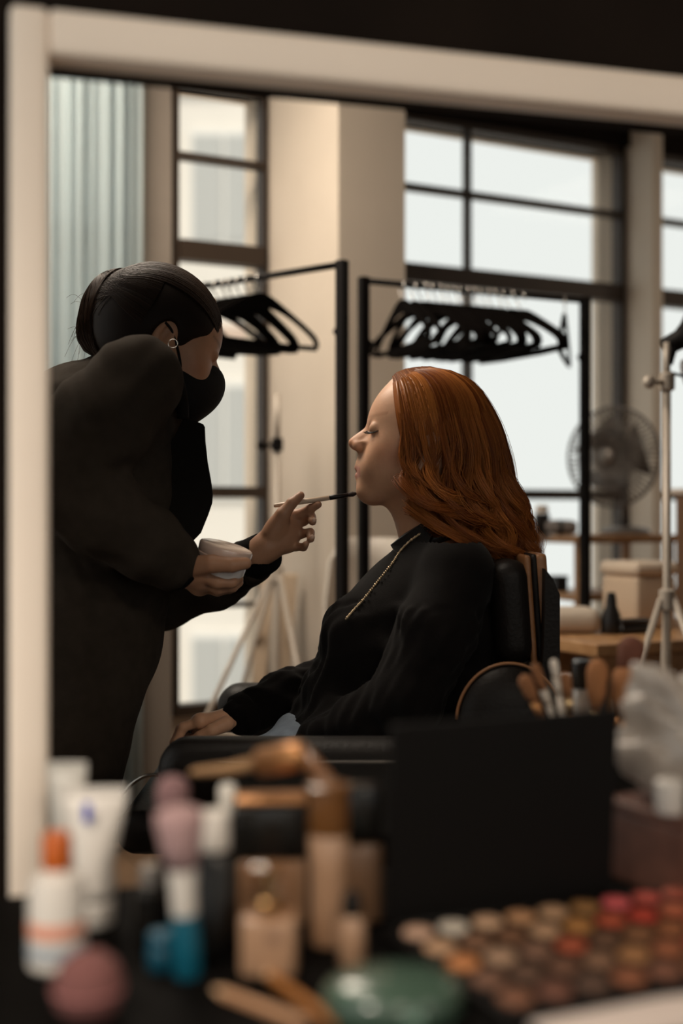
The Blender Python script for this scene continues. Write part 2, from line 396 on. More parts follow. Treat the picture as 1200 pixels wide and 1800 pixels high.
m_reveal = mat('beige_stone_reveal', (.86, .72, .58), .9, var=.06, scale=5)
def window(n, s0, s1, mull, label):
    root = thing('window_%d' % n, label, None, wthing((s0+s1)/2, 0, WZ0), kind='structure')
    fr = .02
    o = MB(); wbox(o, s0, s0+fr, -.03, .03, WZ0, WZ1); o.build('jamb', m_bronze, root)
    o = MB(); wbox(o, s1-fr, s1, -.03, .03, WZ0, WZ1); o.build('jamb', m_bronze, root)
    o = MB(); wbox(o, s0, s1, -.03, .03, WZ1-.03, WZ1); o.build('head_rail', m_bronze, root)
    o = MB(); wbox(o, s0, s1, -.03, .035, WZ0, WZ0+.04); o.build('sill_rail', m_bronze, root)
    zs = [(2.32, .022), (1.99, .070), (1.15, .04), (.75, .016)]
    for z, t in zs:
        o = MB(); wbox(o, s0+fr, s1-fr, -.02, .03 if t < .06 else .045, z-t/2, z+t/2)
        o.build('transom' if t > .06 else 'glazing_bar', m_bronze, root)
    for c in mull:
        o = MB(); wbox(o, c-.008, c+.008, -.02, .024, 1.99, WZ1); o.build('mullion', m_bronze, root)
        o = MB(); wbox(o, c-.012, c+.012, -.02, .024, WZ0, 1.99); o.build('mullion', m_bronze, root)
    zz = [WZ0+.04]+[z for z, t in reversed(zs)]+[WZ1-.03]; ss = [s0+fr]+list(mull)+[s1-fr]
    for a, b in zip(ss[:-1], ss[1:]):
        for c, e in zip(zz[:-1], zz[1:]):
            o = MB(); wbox(o, a, b, -.003, .003, c, e); o.build('pane', m_glass, root)
    o = MB()
    wbox(o, s0-.04, s0, -.19, -.03, WZ0-.04, WZ1+.04); wbox(o, s1, s1+.04, -.19, -.03, WZ0-.04, WZ1+.04)
    wbox(o, s0, s1, -.19, -.03, WZ1, WZ1+.04); wbox(o, s0, s1, -.19, -.03, WZ0-.04, WZ0)
    o.build('reveal', m_reveal, root)
    ld = bpy.data.lights.new('window_portal', 'AREA'); lo = bpy.data.objects.new('window_portal', ld); COL.objects.link(lo)
    ld.shape = 'RECTANGLE'; ld.size = s1-s0; ld.size_y = WZ1-WZ0; ld.cycles.is_portal = True
    lo.location = Wl((s0+s1)/2, -.2, (WZ0+WZ1)/2); lo.rotation_euler = (math.pi/2, 0, WROT)
window(1, *OPEN[0], [-2.8, -2.2], 'tall window behind the sheer curtain')
window(2, *OPEN[1], [], 'narrow tall window left of the broad pillar')
window(3, *OPEN[2], [-.215], 'wide bright window with dark glazing bars behind the red-haired person')
window(4, *OPEN[3], [1.3], 'bright window right of the slim pillar')
window(5, *OPEN[4], [], 'window at the far end of the wall')
def portal(c, w, h, rotz):
    ld = bpy.data.lights.new('window_portal', 'AREA'); lo = bpy.data.objects.new('window_portal', ld); COL.objects.link(lo)
    ld.shape = 'RECTANGLE'; ld.size = w; ld.size_y = h; ld.cycles.is_portal = True
    lo.location = c; lo.rotation_euler = (math.pi/2, 0, rotz)
for p0, p1 in ((.5, 2.3), (2.7, 4.5), (4.9, 6.7)): portal(Wl(SL-.02, (p0+p1)/2, 1.6), p1-p0, 2.2, WROT+math.pi/2)
for s0, s1 in ((-3.4, -2.2), (-1.9, -.3), (0, 1.6), (1.9, 3.1)): portal(Wl((s0+s1)/2, PB+.17, 1.6), s1-s0, 2.2, WROT+math.pi)

# unseen fill panels hung under the ceiling, added to lift the interior light
for i, (s, p, z, size, power) in enumerate(FILL_LAMPS):
    c = Wl(s, p, z); nm = ['by the curtain wall', 'over the makeup artist', 'over the wooden desk', 'left of the makeup table', 'over the makeup table'][i]
    root = thing('added_fill_panel', 'unseen square fill light panel added '+nm, 'ceiling light', c, 'added fill lights')
    R = Matrix.Rotation(WROT, 3, 'Z')
    o = MB(); o.box(c+Vector((0, 0, .03)), (size+.06, size+.06, .05), R, .01); o.build('housing', mat('white_enamel', (.8, .76, .7), .4), root)
    o = MB(); o.box(c+Vector((0, 0, .002)), (size, size, .008), R); o.build('diffuser', emis('fill_diffuser', (1., .86, .68), .9), root)
    for q in (-1, 1):
        o = MB(); o.tube([c+Vector((q*size*.35, 0, .05)), c+Vector((q*size*.35, 0, ZC-z))], .008); o.build('suspension_rod', m_bronze, root)
    ld = bpy.data.lights.new('fill_light', 'AREA'); lo = bpy.data.objects.new('fill_light', ld); COL.objects.link(lo)
    ld.shape = 'SQUARE'; ld.size = size; ld.energy = power; ld.color = (1., .87, .72); lo.location = c-Vector((0, 0, .01)); lo.rotation_euler = (0, 0, WROT)

# sheer curtain at the left
def curtain(s0, s1, p, label, material, amp=.026, n=300, folds=30):
    mb = MB(); zs = [.03, .8, 1.6, 2.4, 2.92]; vs = []
    for z in zs:
        for i in range(n+1):
            t = i/n; f = 2*math.pi*folds*t
            w = amp*(math.sin(f)+.5*math.sin(2.3*f+1.2)+.3*math.sin(.41*f))*(.75+.25*math.sin(z*2+t*9))
            vs.append(Wl(s0+(s1-s0)*t+.012*math.sin(1.7*f), p+w, z))
    fs = [(j*(n+1)+i, j*(n+1)+i+1, (j+1)*(n+1)+i+1, (j+1)*(n+1)+i) for j in range(len(zs)-1) for i in range(n)]
    mb.add(vs, fs); o = mb.build('sheer_curtain', material, None, True)
    md = o.modifiers.new('thick', 'SOLIDIFY'); md.thickness = .002
    return tag(o, label, 'curtain')
mc = bpy.data.materials.new('sheer_fabric'); mc.use_nodes = True
N = mc.node_tree.nodes; L = mc.node_tree.links; N.remove(N['Principled BSDF'])
dif = N.new('ShaderNodeBsdfDiffuse'); dif.inputs[0].default_value = (.60, .66, .67, 1)
tl = N.new('ShaderNodeBsdfTranslucent'); tl.inputs[0].default_value = (.68, .755, .77, 1)
tr = N.new('ShaderNodeBsdfTransparent'); tr.inputs[0].default_value = (.92, .97, 1, 1)
a1 = N.new('ShaderNodeMixShader'); a1.inputs[0].default_value = .62; L.new(dif.outputs[0], a1.inputs[1]); L.new(tl.outputs[0], a1.inputs[2])
a2 = N.new('ShaderNodeMixShader'); a2.inputs[0].default_value = .12; L.new(a1.outputs[0], a2.inputs[1]); L.new(tr.outputs[0], a2.inputs[2])
L.new(a2.outputs[0], N['Material Output'].inputs['Surface'])
curtain(-2.9, -1.58, .13, 'pale blue sheer curtain hanging in folds beside the narrow window', mc)

# outside: pale apartment building beyond the narrow window
bR = thing('apartment_building', 'pale blurred apartment building outside the narrow window', 'building', (-4, 16, -8))
m_fac = mat('pale_render', (.82, .77, .70), .9, var=.08, scale=.6); m_fw = mat('facade_glass', (.50, .50, .48), .5)
m_fp = mat('pinkish_brick', (.66, .5, .4), .9, var=.1, scale=3)
o = MB(); o.box((-4, 18, 1), (8.4, 4, 18)); o.build('facade_wall', m_fac, bR)
o = MB(); o.box((-.35, 15.97, 1), (1.05, .12, 18)); o.build('brick_strip', m_fp, bR)
for fz in (-5.4, -2.2, 1.0, 4.2, 7.4):
    o = MB(); o.box((-4, 15.98, fz+2.35), (8.4, .16, .18)); o.build('floor_band', m_fp, bR)
    for fx in (-7.2, -5.6, -4.0, -2.75, -1.5):
        w = MB().box((fx, 15.99, fz+1.0), (.86, .1, 1.5)).build('window_frame', mat('facade_white', (.8, .78, .74), .7), bR)
        for q in (-1, 1): MB().box((fx+q*.21, 15.93, fz+1.0), (.36, .04, 1.34)).build('pane', m_fw, w)
g = MB(); g.box((0, 25, -8.1), (60, 50, .2)); struct(g.build('ground_outside', mat('street_paving', (.35, .32, .29), .9, var=.15, scale=1)), 'street far below the windows')

# ------------------------------------------------------------------ mirror wall and cream frame
# plane of the mirror: inner left edge at depth 1.15, going away to the right
ML = Vector((-.2692, 1.15, 0)); MU = Vector((.632, .18, 0)).normalized(); MN = Vector((MU.y, -MU.x, 0))   # MN towards the camera
MROT = math.atan2(MU.y, MU.x)
def Ml(a, b, z): return ML+MU*a+MN*b+Vector((0, 0, z))
def mbox(mb, a0, a1, b0, b1, z0, z1, bev=0.):
    return mb.box(Ml((a0+a1)/2, (b0+b1)/2, (z0+z1)/2), (a1-a0, b1-b0, z1-z0), Matrix.Rotation(MROT, 3, 'Z'), bev)
MT, FW, FT = 1.498, .0345, .042      # inner top, side width, top width
MWID = 1.0
m = MB(); mbox(m, -2.0, -.01, -.09, -.032, 0, ZC); mbox(m, MWID+.01, MWID+2.0, -.09, -.032, 0, ZC)
mbox(m, -.01, MWID+.01, -.09, -.032, MT+.012, ZC); mbox(m, -.01, MWID+.01, -.09, -.032, 0, .69)
struct(m.build('wall_mirror', m_dark), 'dark wall around the cream mirror frame')
root = thing('mirror_frame', 'wide cream painted frame of the makeup mirror on dark wall', 'mirror frame', Ml(MWID/2, 0, .66))
m = MB(); mbox(m, -FW, 0, -.03, .012, .66, MT+FT, .006); m.build('side_rail', m_frame, root, 'auto')
m = MB(); mbox(m, MWID, MWID+FW, -.03, .012, .66, MT+FT, .006); m.build('side_rail', m_frame, root, 'auto')
m = MB(); mbox(m, -.0, MWID, -.03, .0115, MT, MT+FT, .006); m.build('top_rail', m_frame, root, 'auto')
m = MB(); mbox(m, 0, MWID, -.03, .0115, .66, .70, .006); m.build('bottom_rail', m_frame, root, 'auto')

# makeup table in front of the mirror and the counter seen beyond it
TZ = .735
m_table = mat('black_laminate', (.004, .0034, .003), .7, var=.3, scale=10, spec=.03)
def table(name, label, a0, a1, b0, b1):
    r = thing(name, label, 'table', Ml((a0+a1)/2, (b0+b1)/2, 0))
    o = MB(); mbox(o, a0, a1, b0, b1, TZ-.03, TZ, .004); o.build('tabletop', m_table, r)
    for a in (a0+.05, a1-.05):
        for b in (b0+.05, b1-.05):
            o = MB(); mbox(o, a-.02, a+.02, b-.02, b+.02, 0, TZ-.03); o.build('leg', m_table, r)
table('makeup_table', 'black makeup table crowded with cosmetics before the mirror', -.25, 1.15, .016, .62)
table('counter', 'black counter carrying the brush cup beyond the frame', .25, 1.15, -.46, -.095)
def T(x, y):                          # point of the table top seen at picture position
    d = FPX*(CAMZ-TZ)/(y-900); return P(x, y, d)
# ------------------------------------------------------------------ salon chair
m_leather = mat('black_leather', (.008, .006, .005), .5, var=.2, scale=12, bump=.12, bscale=160, spec=.2)
m_tan = mat('tan_leather_edge', (.26, .115, .045), .45, var=.2, scale=25, bump=.1, bscale=120)
m_pipe = mat('grey_piping', (.12, .105, .09), .4)
m_chrome = mat('brushed_chrome', (.55, .53, .5), .25, metal=1.)
DW = 2.2
def W(x, y, lat=0.): return P(x, y, DW-lat)
ch = thing('salon_chair', 'black leather salon armchair with tan edged backrest under the seated person', 'chair', (.1, 2.2, 0))
def arm(d, label=None):
    x0 = (280-600)/FPX*1.9 + (.03 if d > 2.2 else 0); zt = .738
    f = Field((x0-.02, d-.08, .50), (.42, d+.08, .80), .006)
    f.rbox((x0+.30, d, zt-.05), (.30, .055, .05), .045, .01)
    f.rbox((x0+.32, d, zt-.13), (.27, .03, .10), .028, .02)
    V, Q = f.mesh(1); a = np_mesh('armrest', V, Q, m_leather, ch)
    # piped seam around the top of the pad
    pts = []
    for t in np.linspace(0, 1, 60):
        an = 2*math.pi*t; cx = math.copysign(abs(math.cos(an))**.25, math.cos(an)); sy = math.copysign(abs(math.sin(an))**.6, math.sin(an))
        pts.append((x0+.30+.287*cx, d+.049*sy, zt-.028))
    MB().tube(pts, .0035, 6).build('piping', m_pipe, a, True)
    o = MB(); o.box((x0+.36, d, .42), (.40, .028, .26), None, .01); o.build('side_panel', m_leather, ch)
    return a
arm(1.9); arm(2.5)
# rounded rear corner pads with tan piping behind each arm
for d, cx, cy, rx, rz_, pm in ((1.93, 893, 1268, .080, .090, m_tan), (2.47, 905, 1185, .046, .078, m_pipe)):
    c = P(cx, cy, d)
    f = Field((c.x-.11, d-.07, c.z-.11), (c.x+.11, d+.07, c.z+.12), .005)
    f.ell((c.x, d, c.z), (rx, .05, rz_), .02); V, Q = f.mesh(1); a = np_mesh('corner_pad', V, Q, m_leather, ch)
    pts = [(c.x+(rx+.001)*math.cos(t), d-.012, c.z+(rz_+.001)*math.sin(t)) for t in np.linspace(math.pi*.98, -.2, 30)]
    MB().tube(pts, .0024, 6).build('piping', pm, a, True)
# backrest: leather cushion, tan edge bands, black back board (leans back a little)
bk = P(892, 1062, 2.2); th = math.radians(4); RB = Matrix.Rotation(-th, 3, 'Y')
f = Field((bk.x-.09, 1.93, bk.z-.14), (bk.x+.10, 2.47, bk.z+.14), .006)
f.rbox((bk.x-.015, 2.2, bk.z), (.032, .20, .085), .03, .01, RB); V, Q = f.mesh(1); np_mesh('back_cushion', V, Q, m_leather, ch)
for dx, w, mt in ((.013, .009, m_tan), (.024, .010, m_leather), (.0345, .016, m_tan)):
    f = Field((bk.x-.06, 1.94, bk.z-.13), (bk.x+.09, 2.46, bk.z+.13), .004)
    f.rbox(Vector((bk.x, 2.2, bk.z))+RB@Vector((dx, 0, .004)), (w*.62, .19, .089), .006, .004, RB); V, Q = f.mesh(1); np_mesh('edge_band', V, Q, mt, ch)
o = MB(); c = P(968, 1090, 2.2)
o.prism([P(958, 1000, 1.98), P(972, 1018, 1.98), P(984, 1045, 1.98), P(984, 1185, 1.98), P(962, 1240, 1.98), P(950, 1235, 1.98), P(956, 1120, 1.98)], (0, .44, 0))
o.build('back_board', m_leather, ch)
o = MB(); o.box(P(760, 1425, 2.2), (.52, .50, .11), None, .035); o.build('seat_cushion', m_leather, ch, 'auto')
# leg rest with a pale seam to the left of the near arm
f = Field((-.50, 1.9, .48), (-.20, 2.5, .70), .006)
f.rbox((-.300, 2.2, .572), (.055, .24, .035), .03, .01); V, Q = f.mesh(1); lr = np_mesh('leg_rest', V, Q, m_leather, ch)
MB().tube(catmull([P(212, 1400, 1.95), P(232, 1378, 1.95), P(256, 1364, 1.95), P(285, 1362, 1.95)], 16), .003, 6).build('seam', m_chrome, lr, True)
o = MB(); o.lathe([(.30, .002), (.30, .02), (.26, .035), (.05, .05), (.04, .06), (.04, .44)], 32, Matrix.Translation((.10, 2.2, 0))); o.build('pedestal', m_chrome, ch, 'auto')

# ------------------------------------------------------------------ head shared by both people (modelled in profile, 1 unit = 1 mm of the picture)
PROF = [(700, 655), (686, 669), (670, 690), (657, 713), (651.5, 730), (648.5, 741), (645.5, 748), (639, 754), (632, 759), (620.5, 767), (613.5, 773), (611.8, 778), (613.5, 784),
        (618.5, 789.5), (626.5, 793.5), (629.5, 799), (627.5, 808), (625, 815), (623.8, 821), (625.5, 826), (631, 829.6), (626, 833), (624.8, 838), (627.5, 844), (632.8, 851.5), (630.5, 858),
        (629.6, 865), (631.5, 871), (637.5, 877.5), (650, 881.5), (670, 882), (684, 888), (720, 880), (745, 780), (740, 700)]
def head_mesh(h=.0022, neck=True, ears=True):
    f = Field((-.01, DW-.11, .93 if neck else 1.06), (.29, DW+.11, 1.36), h)
    def X(x, y, l=0.): return ((x-600)/1000, DW-l, CAMZ+(900-y)/1000)
    f.ell(X(757, 750), (.101, .074, .091), .01)
    f.ell(X(722, 757), (.073, .064, .086), .03)
    f.ell(X(690, 824), (.061, .049, .058), .025)
    f.ell(X(652, 862), (.022, .026, .019), .018)
    f.ell(X(646, 829), (.0170, .027, .023), .012)
    for q in (-1, 1):
        f.cone(X(656, 862, q*.012), X(738, 836, q*.052), .018, .02, .025)
        f.cone(X(738, 836, q*.052), X(760, 780, q*.064), .02, .018, .03)
        f.ell(X(684, 792, q*.040), (.026, .022, .022), .03)
        f.ell(X(672, 822, q*.034), (.026, .02, .024), .03)
    if neck:
        f.cone(X(738, 862), X(770, 960), .047, .056, .03); f.cone(X(712, 885), X(742, 960), .022, .03, .03)
    f.keel([((x-600)/1000, CAMZ+(900-y)/1000) for x, y in PROF], DW, [-.02, 0, .003, .008, .014, .022, .035, .06], [.0015, .0025, .0068, .0115, .0150, .024, .040, .052], .007)
    for q in (-1, 1):
        f.ell(X(644, 755, q*.035), (.011, .014, .008), .014, cut=True)
        f.ell(X(662.5, 755.5, q*.0315), (.0150, .0148, .0138), .004)
        f.ell(X(629, 785, q*.0115), (.0095, .0075, .0078), .006)
        f.ell(X(624, 791.5, q*.0065), (.0052, .0036, .0030), .003, cut=True)
        f.cone(X(629.8, 823.5), X(642, 829.4, q*.027), .0048, .0026, .004)
        f.cone(X(630.8, 836.0), X(642, 831.6, q*.026), .0054, .0028, .004)
        f.cone(X(624, 829.8), X(644, 831, q*.027), .0021, .0014, .002, cut=True)
        if not ears: continue
        f.ell(X(757, 782, q*.073), (.016, .008, .029), .006); f.ell(X(754, 779, q*.083), (.0085, .006, .017), .005, cut=True)
        f.ell(X(756, 806, q*.070), (.0085, .006, .009), .006)
    return f.mesh(1)
def skin_colors(V, base, lip, brow):
    x = V[:, 0]*1000+600; y = 900-(V[:, 2]-CAMZ)*1000; l = np.abs(V[:, 1]-DW)*1000
    c = np.tile(np.array(base, float), (len(V), 1))
    def mixin(w, col):
        nonlocal c
        w = np.clip(w, 0, 1)[:, None]; c = c*(1-w)+np.array(col)*w
    mixin(.45*np.exp(-(((x-680)/26)**2+((y-800)/22)**2)), (base[0]*.95, base[1]*.68, base[2]*.58))
    mixin(.35*np.exp(-(((x-618)/10)**2+((y-779)/12)**2)), (base[0]*.95, base[1]*.66, base[2]*.55))
    lw = (y > 817-.0*l)*(y < 843.5)*(x < 643)*np.clip((643-x)/3, 0, 1)*np.clip(1-np.abs(y-830.5)/(14.5-10*np.clip((x-626)/17, 0, 1)), 0, .34)*3*(l < 27)
    mixin(lw, lip)
    yb = 738-.35*(x-650)-.004*(x-650)**2*0
    bw = np.exp(-((y-(733.5-.12*(x-652)))/3.0)**2)*(x > 648)*(x < 682)*(l > 9)*(l < 56)
    mixin(.4*bw, brow)
    return c
m_skin = mat('skin_fair', (.6, .35, .22), .46, attr='Col', sss=.12, var=.05, scale=60, bump=.03, bscale=300, spec=.35)

def hand_field(f, wrist, mcps, digits, palm_r=.013):
    # wrist: (point, r); mcps: knuckle points; digits: list of chains [(pt, r)...]
    for m_ in mcps: f.cone(wrist[0], m_, wrist[1]*.62, palm_r, .014)
    for a, b in zip(mcps[:-1], mcps[1:]): f.cone(a, b, palm_r, palm_r*.95, .012)
    for dg in digits: f.chain(dg, .0035)
def bounds(pts, pad):
    a = np.array([tuple(p) for p in pts]); return a.min(0)-pad, a.max(0)+pad

# ------------------------------------------------------------------ seated person
wom = thing('person', 'seated person with wavy red hair, eyes closed, in a black cardigan', 'person', (.1, 2.2, 0))
SK = (.66, .375, .235)
HV, HQ = head_mesh(ears=False)
hc = skin_colors(HV, SK, (.58, .275, .205), (.36, .16, .08))
# body under the clothes: trunk, arms, thighs
f = Field((-.35, 1.9, .52), (.36, 2.55, 1.02), .008)
f.ell(W(765, 1050), (.10, .15, .09), .03).ell(W(722, 1150), (.10, .14, .11), .04).ell(W(715, 1260), (.12, .15, .10), .04)
f.chain([(W(740, 900), .045), (W(765, 1000), .06)], .03)
f.chain([(W(790, 1015, .16), .045), (W(725, 1225, .2), .038), (W(565, 1303, .13), .026)], .02)
f.chain([(W(785, 1020, -.16), .045), (W(685, 1168, -.2), .036), (W(422, 1262, -.03), .024)], .02)
for q in (-1, 1): f.chain([(W(730, 1350, q*.09), .08), (W(380, 1372, q*.08), .058)], .03)
BV, BQ = f.mesh(1)
# hand resting at the end of the chair arm, fingers hanging over
wr = W(414, 1262, -.03); mc_ = [W(352, 1268, .012), W(350, 1271, -.008), W(353, 1276, -.028), W(360, 1283, -.046)]
dg = []
for i, m_ in enumerate(mc_):
    L_ = (1., 1.08, 1., .8)[i]; b = m_
    dg.append([(b, .0098), (b+Vector((-.030*L_, -.002, -.010)), .0088), (b+Vector((-.040*L_, -.003, -.034)), .0080), (b+Vector((-.036*L_, -.003, -.052)), .0070)])
dg.append([(W(398, 1272, .022), .014), (W(372, 1284, .036), .011), (W(352, 1294, .034), .0095), (W(338, 1301, .026), .008)])
lo, hi = bounds([wr]+mc_+[p for c in dg for p, r in c], .03); f = Field(lo, hi, .0024)
hand_field(f, (wr, .026), mc_, dg, .0125); f.cone(W(440, 1256, -.035), wr, .025, .023, .01)
AV, AQ = f.mesh(1)
V, Q = join_np([(HV, HQ), (BV, BQ), (AV, AQ)])
cc = np.concatenate([hc, np.tile(np.array(SK)*.95, (len(BV)+len(AV), 1))])
wb = np_mesh('body', V, Q, m_skin, wom, True, cc)
ringc = W(331, 1279, -.008)
o = MB(); R = Matrix.Rotation(math.radians(65), 3, 'Y')
o.tube([ringc+R@Vector((.0103*math.cos(t), .0103*math.sin(t), 0)) for t in np.linspace(0, 2*math.pi, 20)], .0014, 6); o.sphere(ringc+Vector((.004, 0, .0105)), .0045, 10, 6)
o.build('ring', mat('dark_stone_silver', (.12, .1, .1), .15, metal=.9), wom, True)
# closed eyelashes, brows
m_lash = mat('lash_black', (.012, .007, .005), .6)
m_brow = mat('brow_auburn', (.2, .085, .04), .7)
for q in (1, -1):
    o = MB(); arc = catmull([W(645.5, 757.5, q*.026), W(648.5, 760.3, q*.034), W(655, 760.2, q*.042), W(663, 757.4, q*.0475), W(666.5, 755.5, q*.048)], 18)
    o.tube([Vector(p) for p in arc], [.0005+.0009*math.sin(math.pi*min(1, i/14)) for i in range(18)], 5)
    for i in range(0, 17):
        p = Vector(arc[i]); o.tube([p, p+Vector((-.0045, -q*.002, -.0022)), p+Vector((-.0078+.0002*i, -q*.004, -.0016))], [.0005, .0004, .00015], 4)
    o.build('eyelashes', m_lash, wb)
for q in (1, -1):
    o = MB()
    for i in range(34):
        t = i/33; p = W(653+22*t, 735.5-6*t+3*t*t, q*(.014+.034*t)) + Vector((-.004*(1-t)+.001, 0, random.uniform(-.002, .002)))
        o.tube([p, p+Vector((.006, -q*.003, .0022*(1-t)-.001))], [.0005, .0002], 4)
    o.build('eyebrow', m_brow, wb)

# cardigan
m_knit = mat('black_knit', (.0058, .0046, .0042), .9, var=.2, scale=40, bump=.15, bscale=500, sheen=.03, spec=.1)
f = Field((-.23, 1.88, .56), (.33, 2.52, 1.03), .0055)
f.ell(W(768, 1035), (.115, .168, .085), .03)
f.ell(W(745, 1075), (.128, .165, .09), .04)
f.ell(W(706, 1128), (.132, .158, .095), .05)
f.ell(W(700, 1225), (.140, .158, .11), .06)
f.ell(W(822, 1090), (.085, .155, .14), .05)
f.ell(W(800, 1230), (.088, .155, .12), .05)
f.ell(W(600, 1270), (.098, .13, .045), .05)
f.ell(W(585, 1215, 0.02), (.05, .10, .05), .04)
f.cone(W(764, 958), W(770, 1000), .060, .078, .03)
for q in (-1, 1): f.cone(W(775, 965, q*.04), W(800, 1000, q*.15), .05, .058, .03)
f.ell(W(618, 1118, .075), (.048, .06, .058), .05); f.ell(W(618, 1118, -.075), (.048, .06, .058), .05)
f.chain([(W(806, 1012, .160), .058), (W(765, 1110, .195), .062), (W(715, 1228, .205), .056), (W(640, 1272, .17), .05), (W(560, 1303, .13), .041)], .018)
f.chain([(W(785, 1010, -.165), .06), (W(685, 1163, -.2), .052), (W(600, 1186, -.15), .048), (W(500, 1224, -.09), .043), (W(424, 1258, -.035), .037)], .018)
def wr_f(x, y, z):
    return (.0022*np.sin(70*x+40*z+9*np.sin(30*y))+.0026*np.sin(38*x-85*z+6*np.sin(22*y+14*x))+.0014*np.sin(150*(x*.8-z*.5)+8*np.sin(40*y)))*(z < .93)
f.wrinkle(wr_f)
V, Q = f.mesh(2); np_mesh('cardigan', V, Q, m_knit, wom)
# cuffs, collar, necklace, jeans
o = MB(); a, b = W(440, 1251, -.045), W(416, 1262, -.032); ax = (b-a).normalized()
o.tube([a, a+ax*.004, b-ax*.003, b], [.036, .0405, .040, .036], 20); o.build('cuff', m_knit, wom, True)
m_collar = mat('black_satin', (.006, .005, .005), .45)
for q in (1, -1):
    o = MB(); o.prism([W(713, 941, q*.028), W(745, 922, q*.056), W(768, 932, q*.066), W(748, 968, q*.075), W(704, 985, q*.05), W(688, 962, q*.024)], (-.002, -q*.006, .004)); o.build('collar_flap', m_collar, wom)
o = MB(); vs = []; n_ = 36
for r_, dz in ((.052, 0), (.054, .012), (.0575, .014), (.064, 0)):
    for k in range(n_):
        t = 2*math.pi*k/n_; c_ = W(765, 948)
        vs.append(c_+Vector((r_*math.cos(t), r_*1.05*math.sin(t), dz+.006+.020*math.cos(t) - (.012 if r_ > .06 or r_ < .053 else 0))))
o.add(vs, [(j*n_+k, j*n_+(k+1) % n_, ((j+1) % 4)*n_+(k+1) % n_, ((j+1) % 4)*n_+k) for j in range(4) for k in range(n_)])
o.build('neckband', m_collar, wom, True)
def front_y(x, y):                     # nearest cardigan surface at picture position, near side
    best = None
    for lat in np.linspace(.24, -.05, 120):
        p = W(x, y, lat); i = np.round((np.array(p)-f.lo)/f.h).astype(int)
        if (i >= 0).all() and (i < f.n).all() and f.f[tuple(i)] < .001: return lat
    return .03
o = MB(); ch_pts = catmull([(757, 926), (742, 936), (722, 950), (704, 968), (688, 992), (664, 1022), (640, 1052), (622, 1072), (608, 1088)], 75)
for i, p in enumerate(ch_pts):
    l = front_y(p[0]+2, p[1])
    if p[1] < 960: l = max(l, .062)
    o.sphere(W(p[0], p[1], min(l, .17)+.002), .0021 if i % 3 else .0027, 6, 5)
o.build('necklace', mat('gold_beads', (.5, .38, .24), .3, metal=.8), wom, True)
m_jean = mat('pale_denim', (.30, .36, .44), .85, var=.15, scale=60, bump=.2, bscale=400)
f = Field((-.32, 1.95, .50), (.30, 2.5, .86), .007)
for q in (-1, 1): f.chain([(W(720, 1345, q*.085), .088), (W(560, 1358, q*.09), .074), (W(385, 1372, q*.085), .064)], .02)
f.ell(W(512, 1305, .03), (.036, .10, .050), .03)
for q in (-1, 1): f.chain([(W(385, 1372, q*.085), .064), (W(370, 1520, q*.085), .05)], .02)
V, Q = f.mesh(1); np_mesh('jeans', V, Q, m_jean, wom)

# ------------------------------------------------------------------ red hair: swept back from the forehead, loose waves to the shoulders
GD = [
 [(690, 662, 10), (694, 684, 40), (699, 715, 62), (704, 755, 74), (708, 800, 80), (716, 838, 82), (722, 868, 80), (734, 892, 74), (752, 912, 72)],
 [(697, 655, 10), (712, 682, 46), (722, 725, 72), (728, 775, 84), (728, 820, 88), (732, 858, 90), (745, 892, 90), (766, 920, 88), (796, 948, 88)],
 [(712, 649, 7), (738, 678, 48), (754, 728, 77), (762, 785, 89), (760, 835, 94), (764, 878, 97), (786, 918, 98), (818, 950, 98), (846, 982, 97)],
 [(728, 646, 5), (770, 674, 46), (794, 730, 76), (803, 790, 88), (806, 842, 94), (812, 888, 98), (836, 930, 99), (862, 960, 98), (880, 990, 96)],
 [(742, 645, 3), (797, 672, 36), (832, 732, 60), (848, 795, 70), (858, 848, 78), (867, 896, 82), (884, 938, 82), (898, 968, 80), (908, 990, 78)],
 [(752, 645, 1), (818, 668, 20), (862, 728, 32), (884, 792, 42), (896, 842, 50), (910, 890, 54), (924, 932, 54), (932, 962, 52), (926, 988, 50)],
 [(756, 645, 0), (828, 669, 0), (872, 732, 0), (892, 796, 0), (904, 842, 0), (919, 890, 0), (932, 934, 0), (940, 964, 0), (930, 990, 0)],
]
GD = GD + [[(x+ (3 if i else 0), y, -l) for i, (x, y, l) in enumerate(g)] for g in reversed(GD[:-1])]
MV = 28
G = np.array([catmull(g, MV) for g in GD])                          # (13, MV, 3)
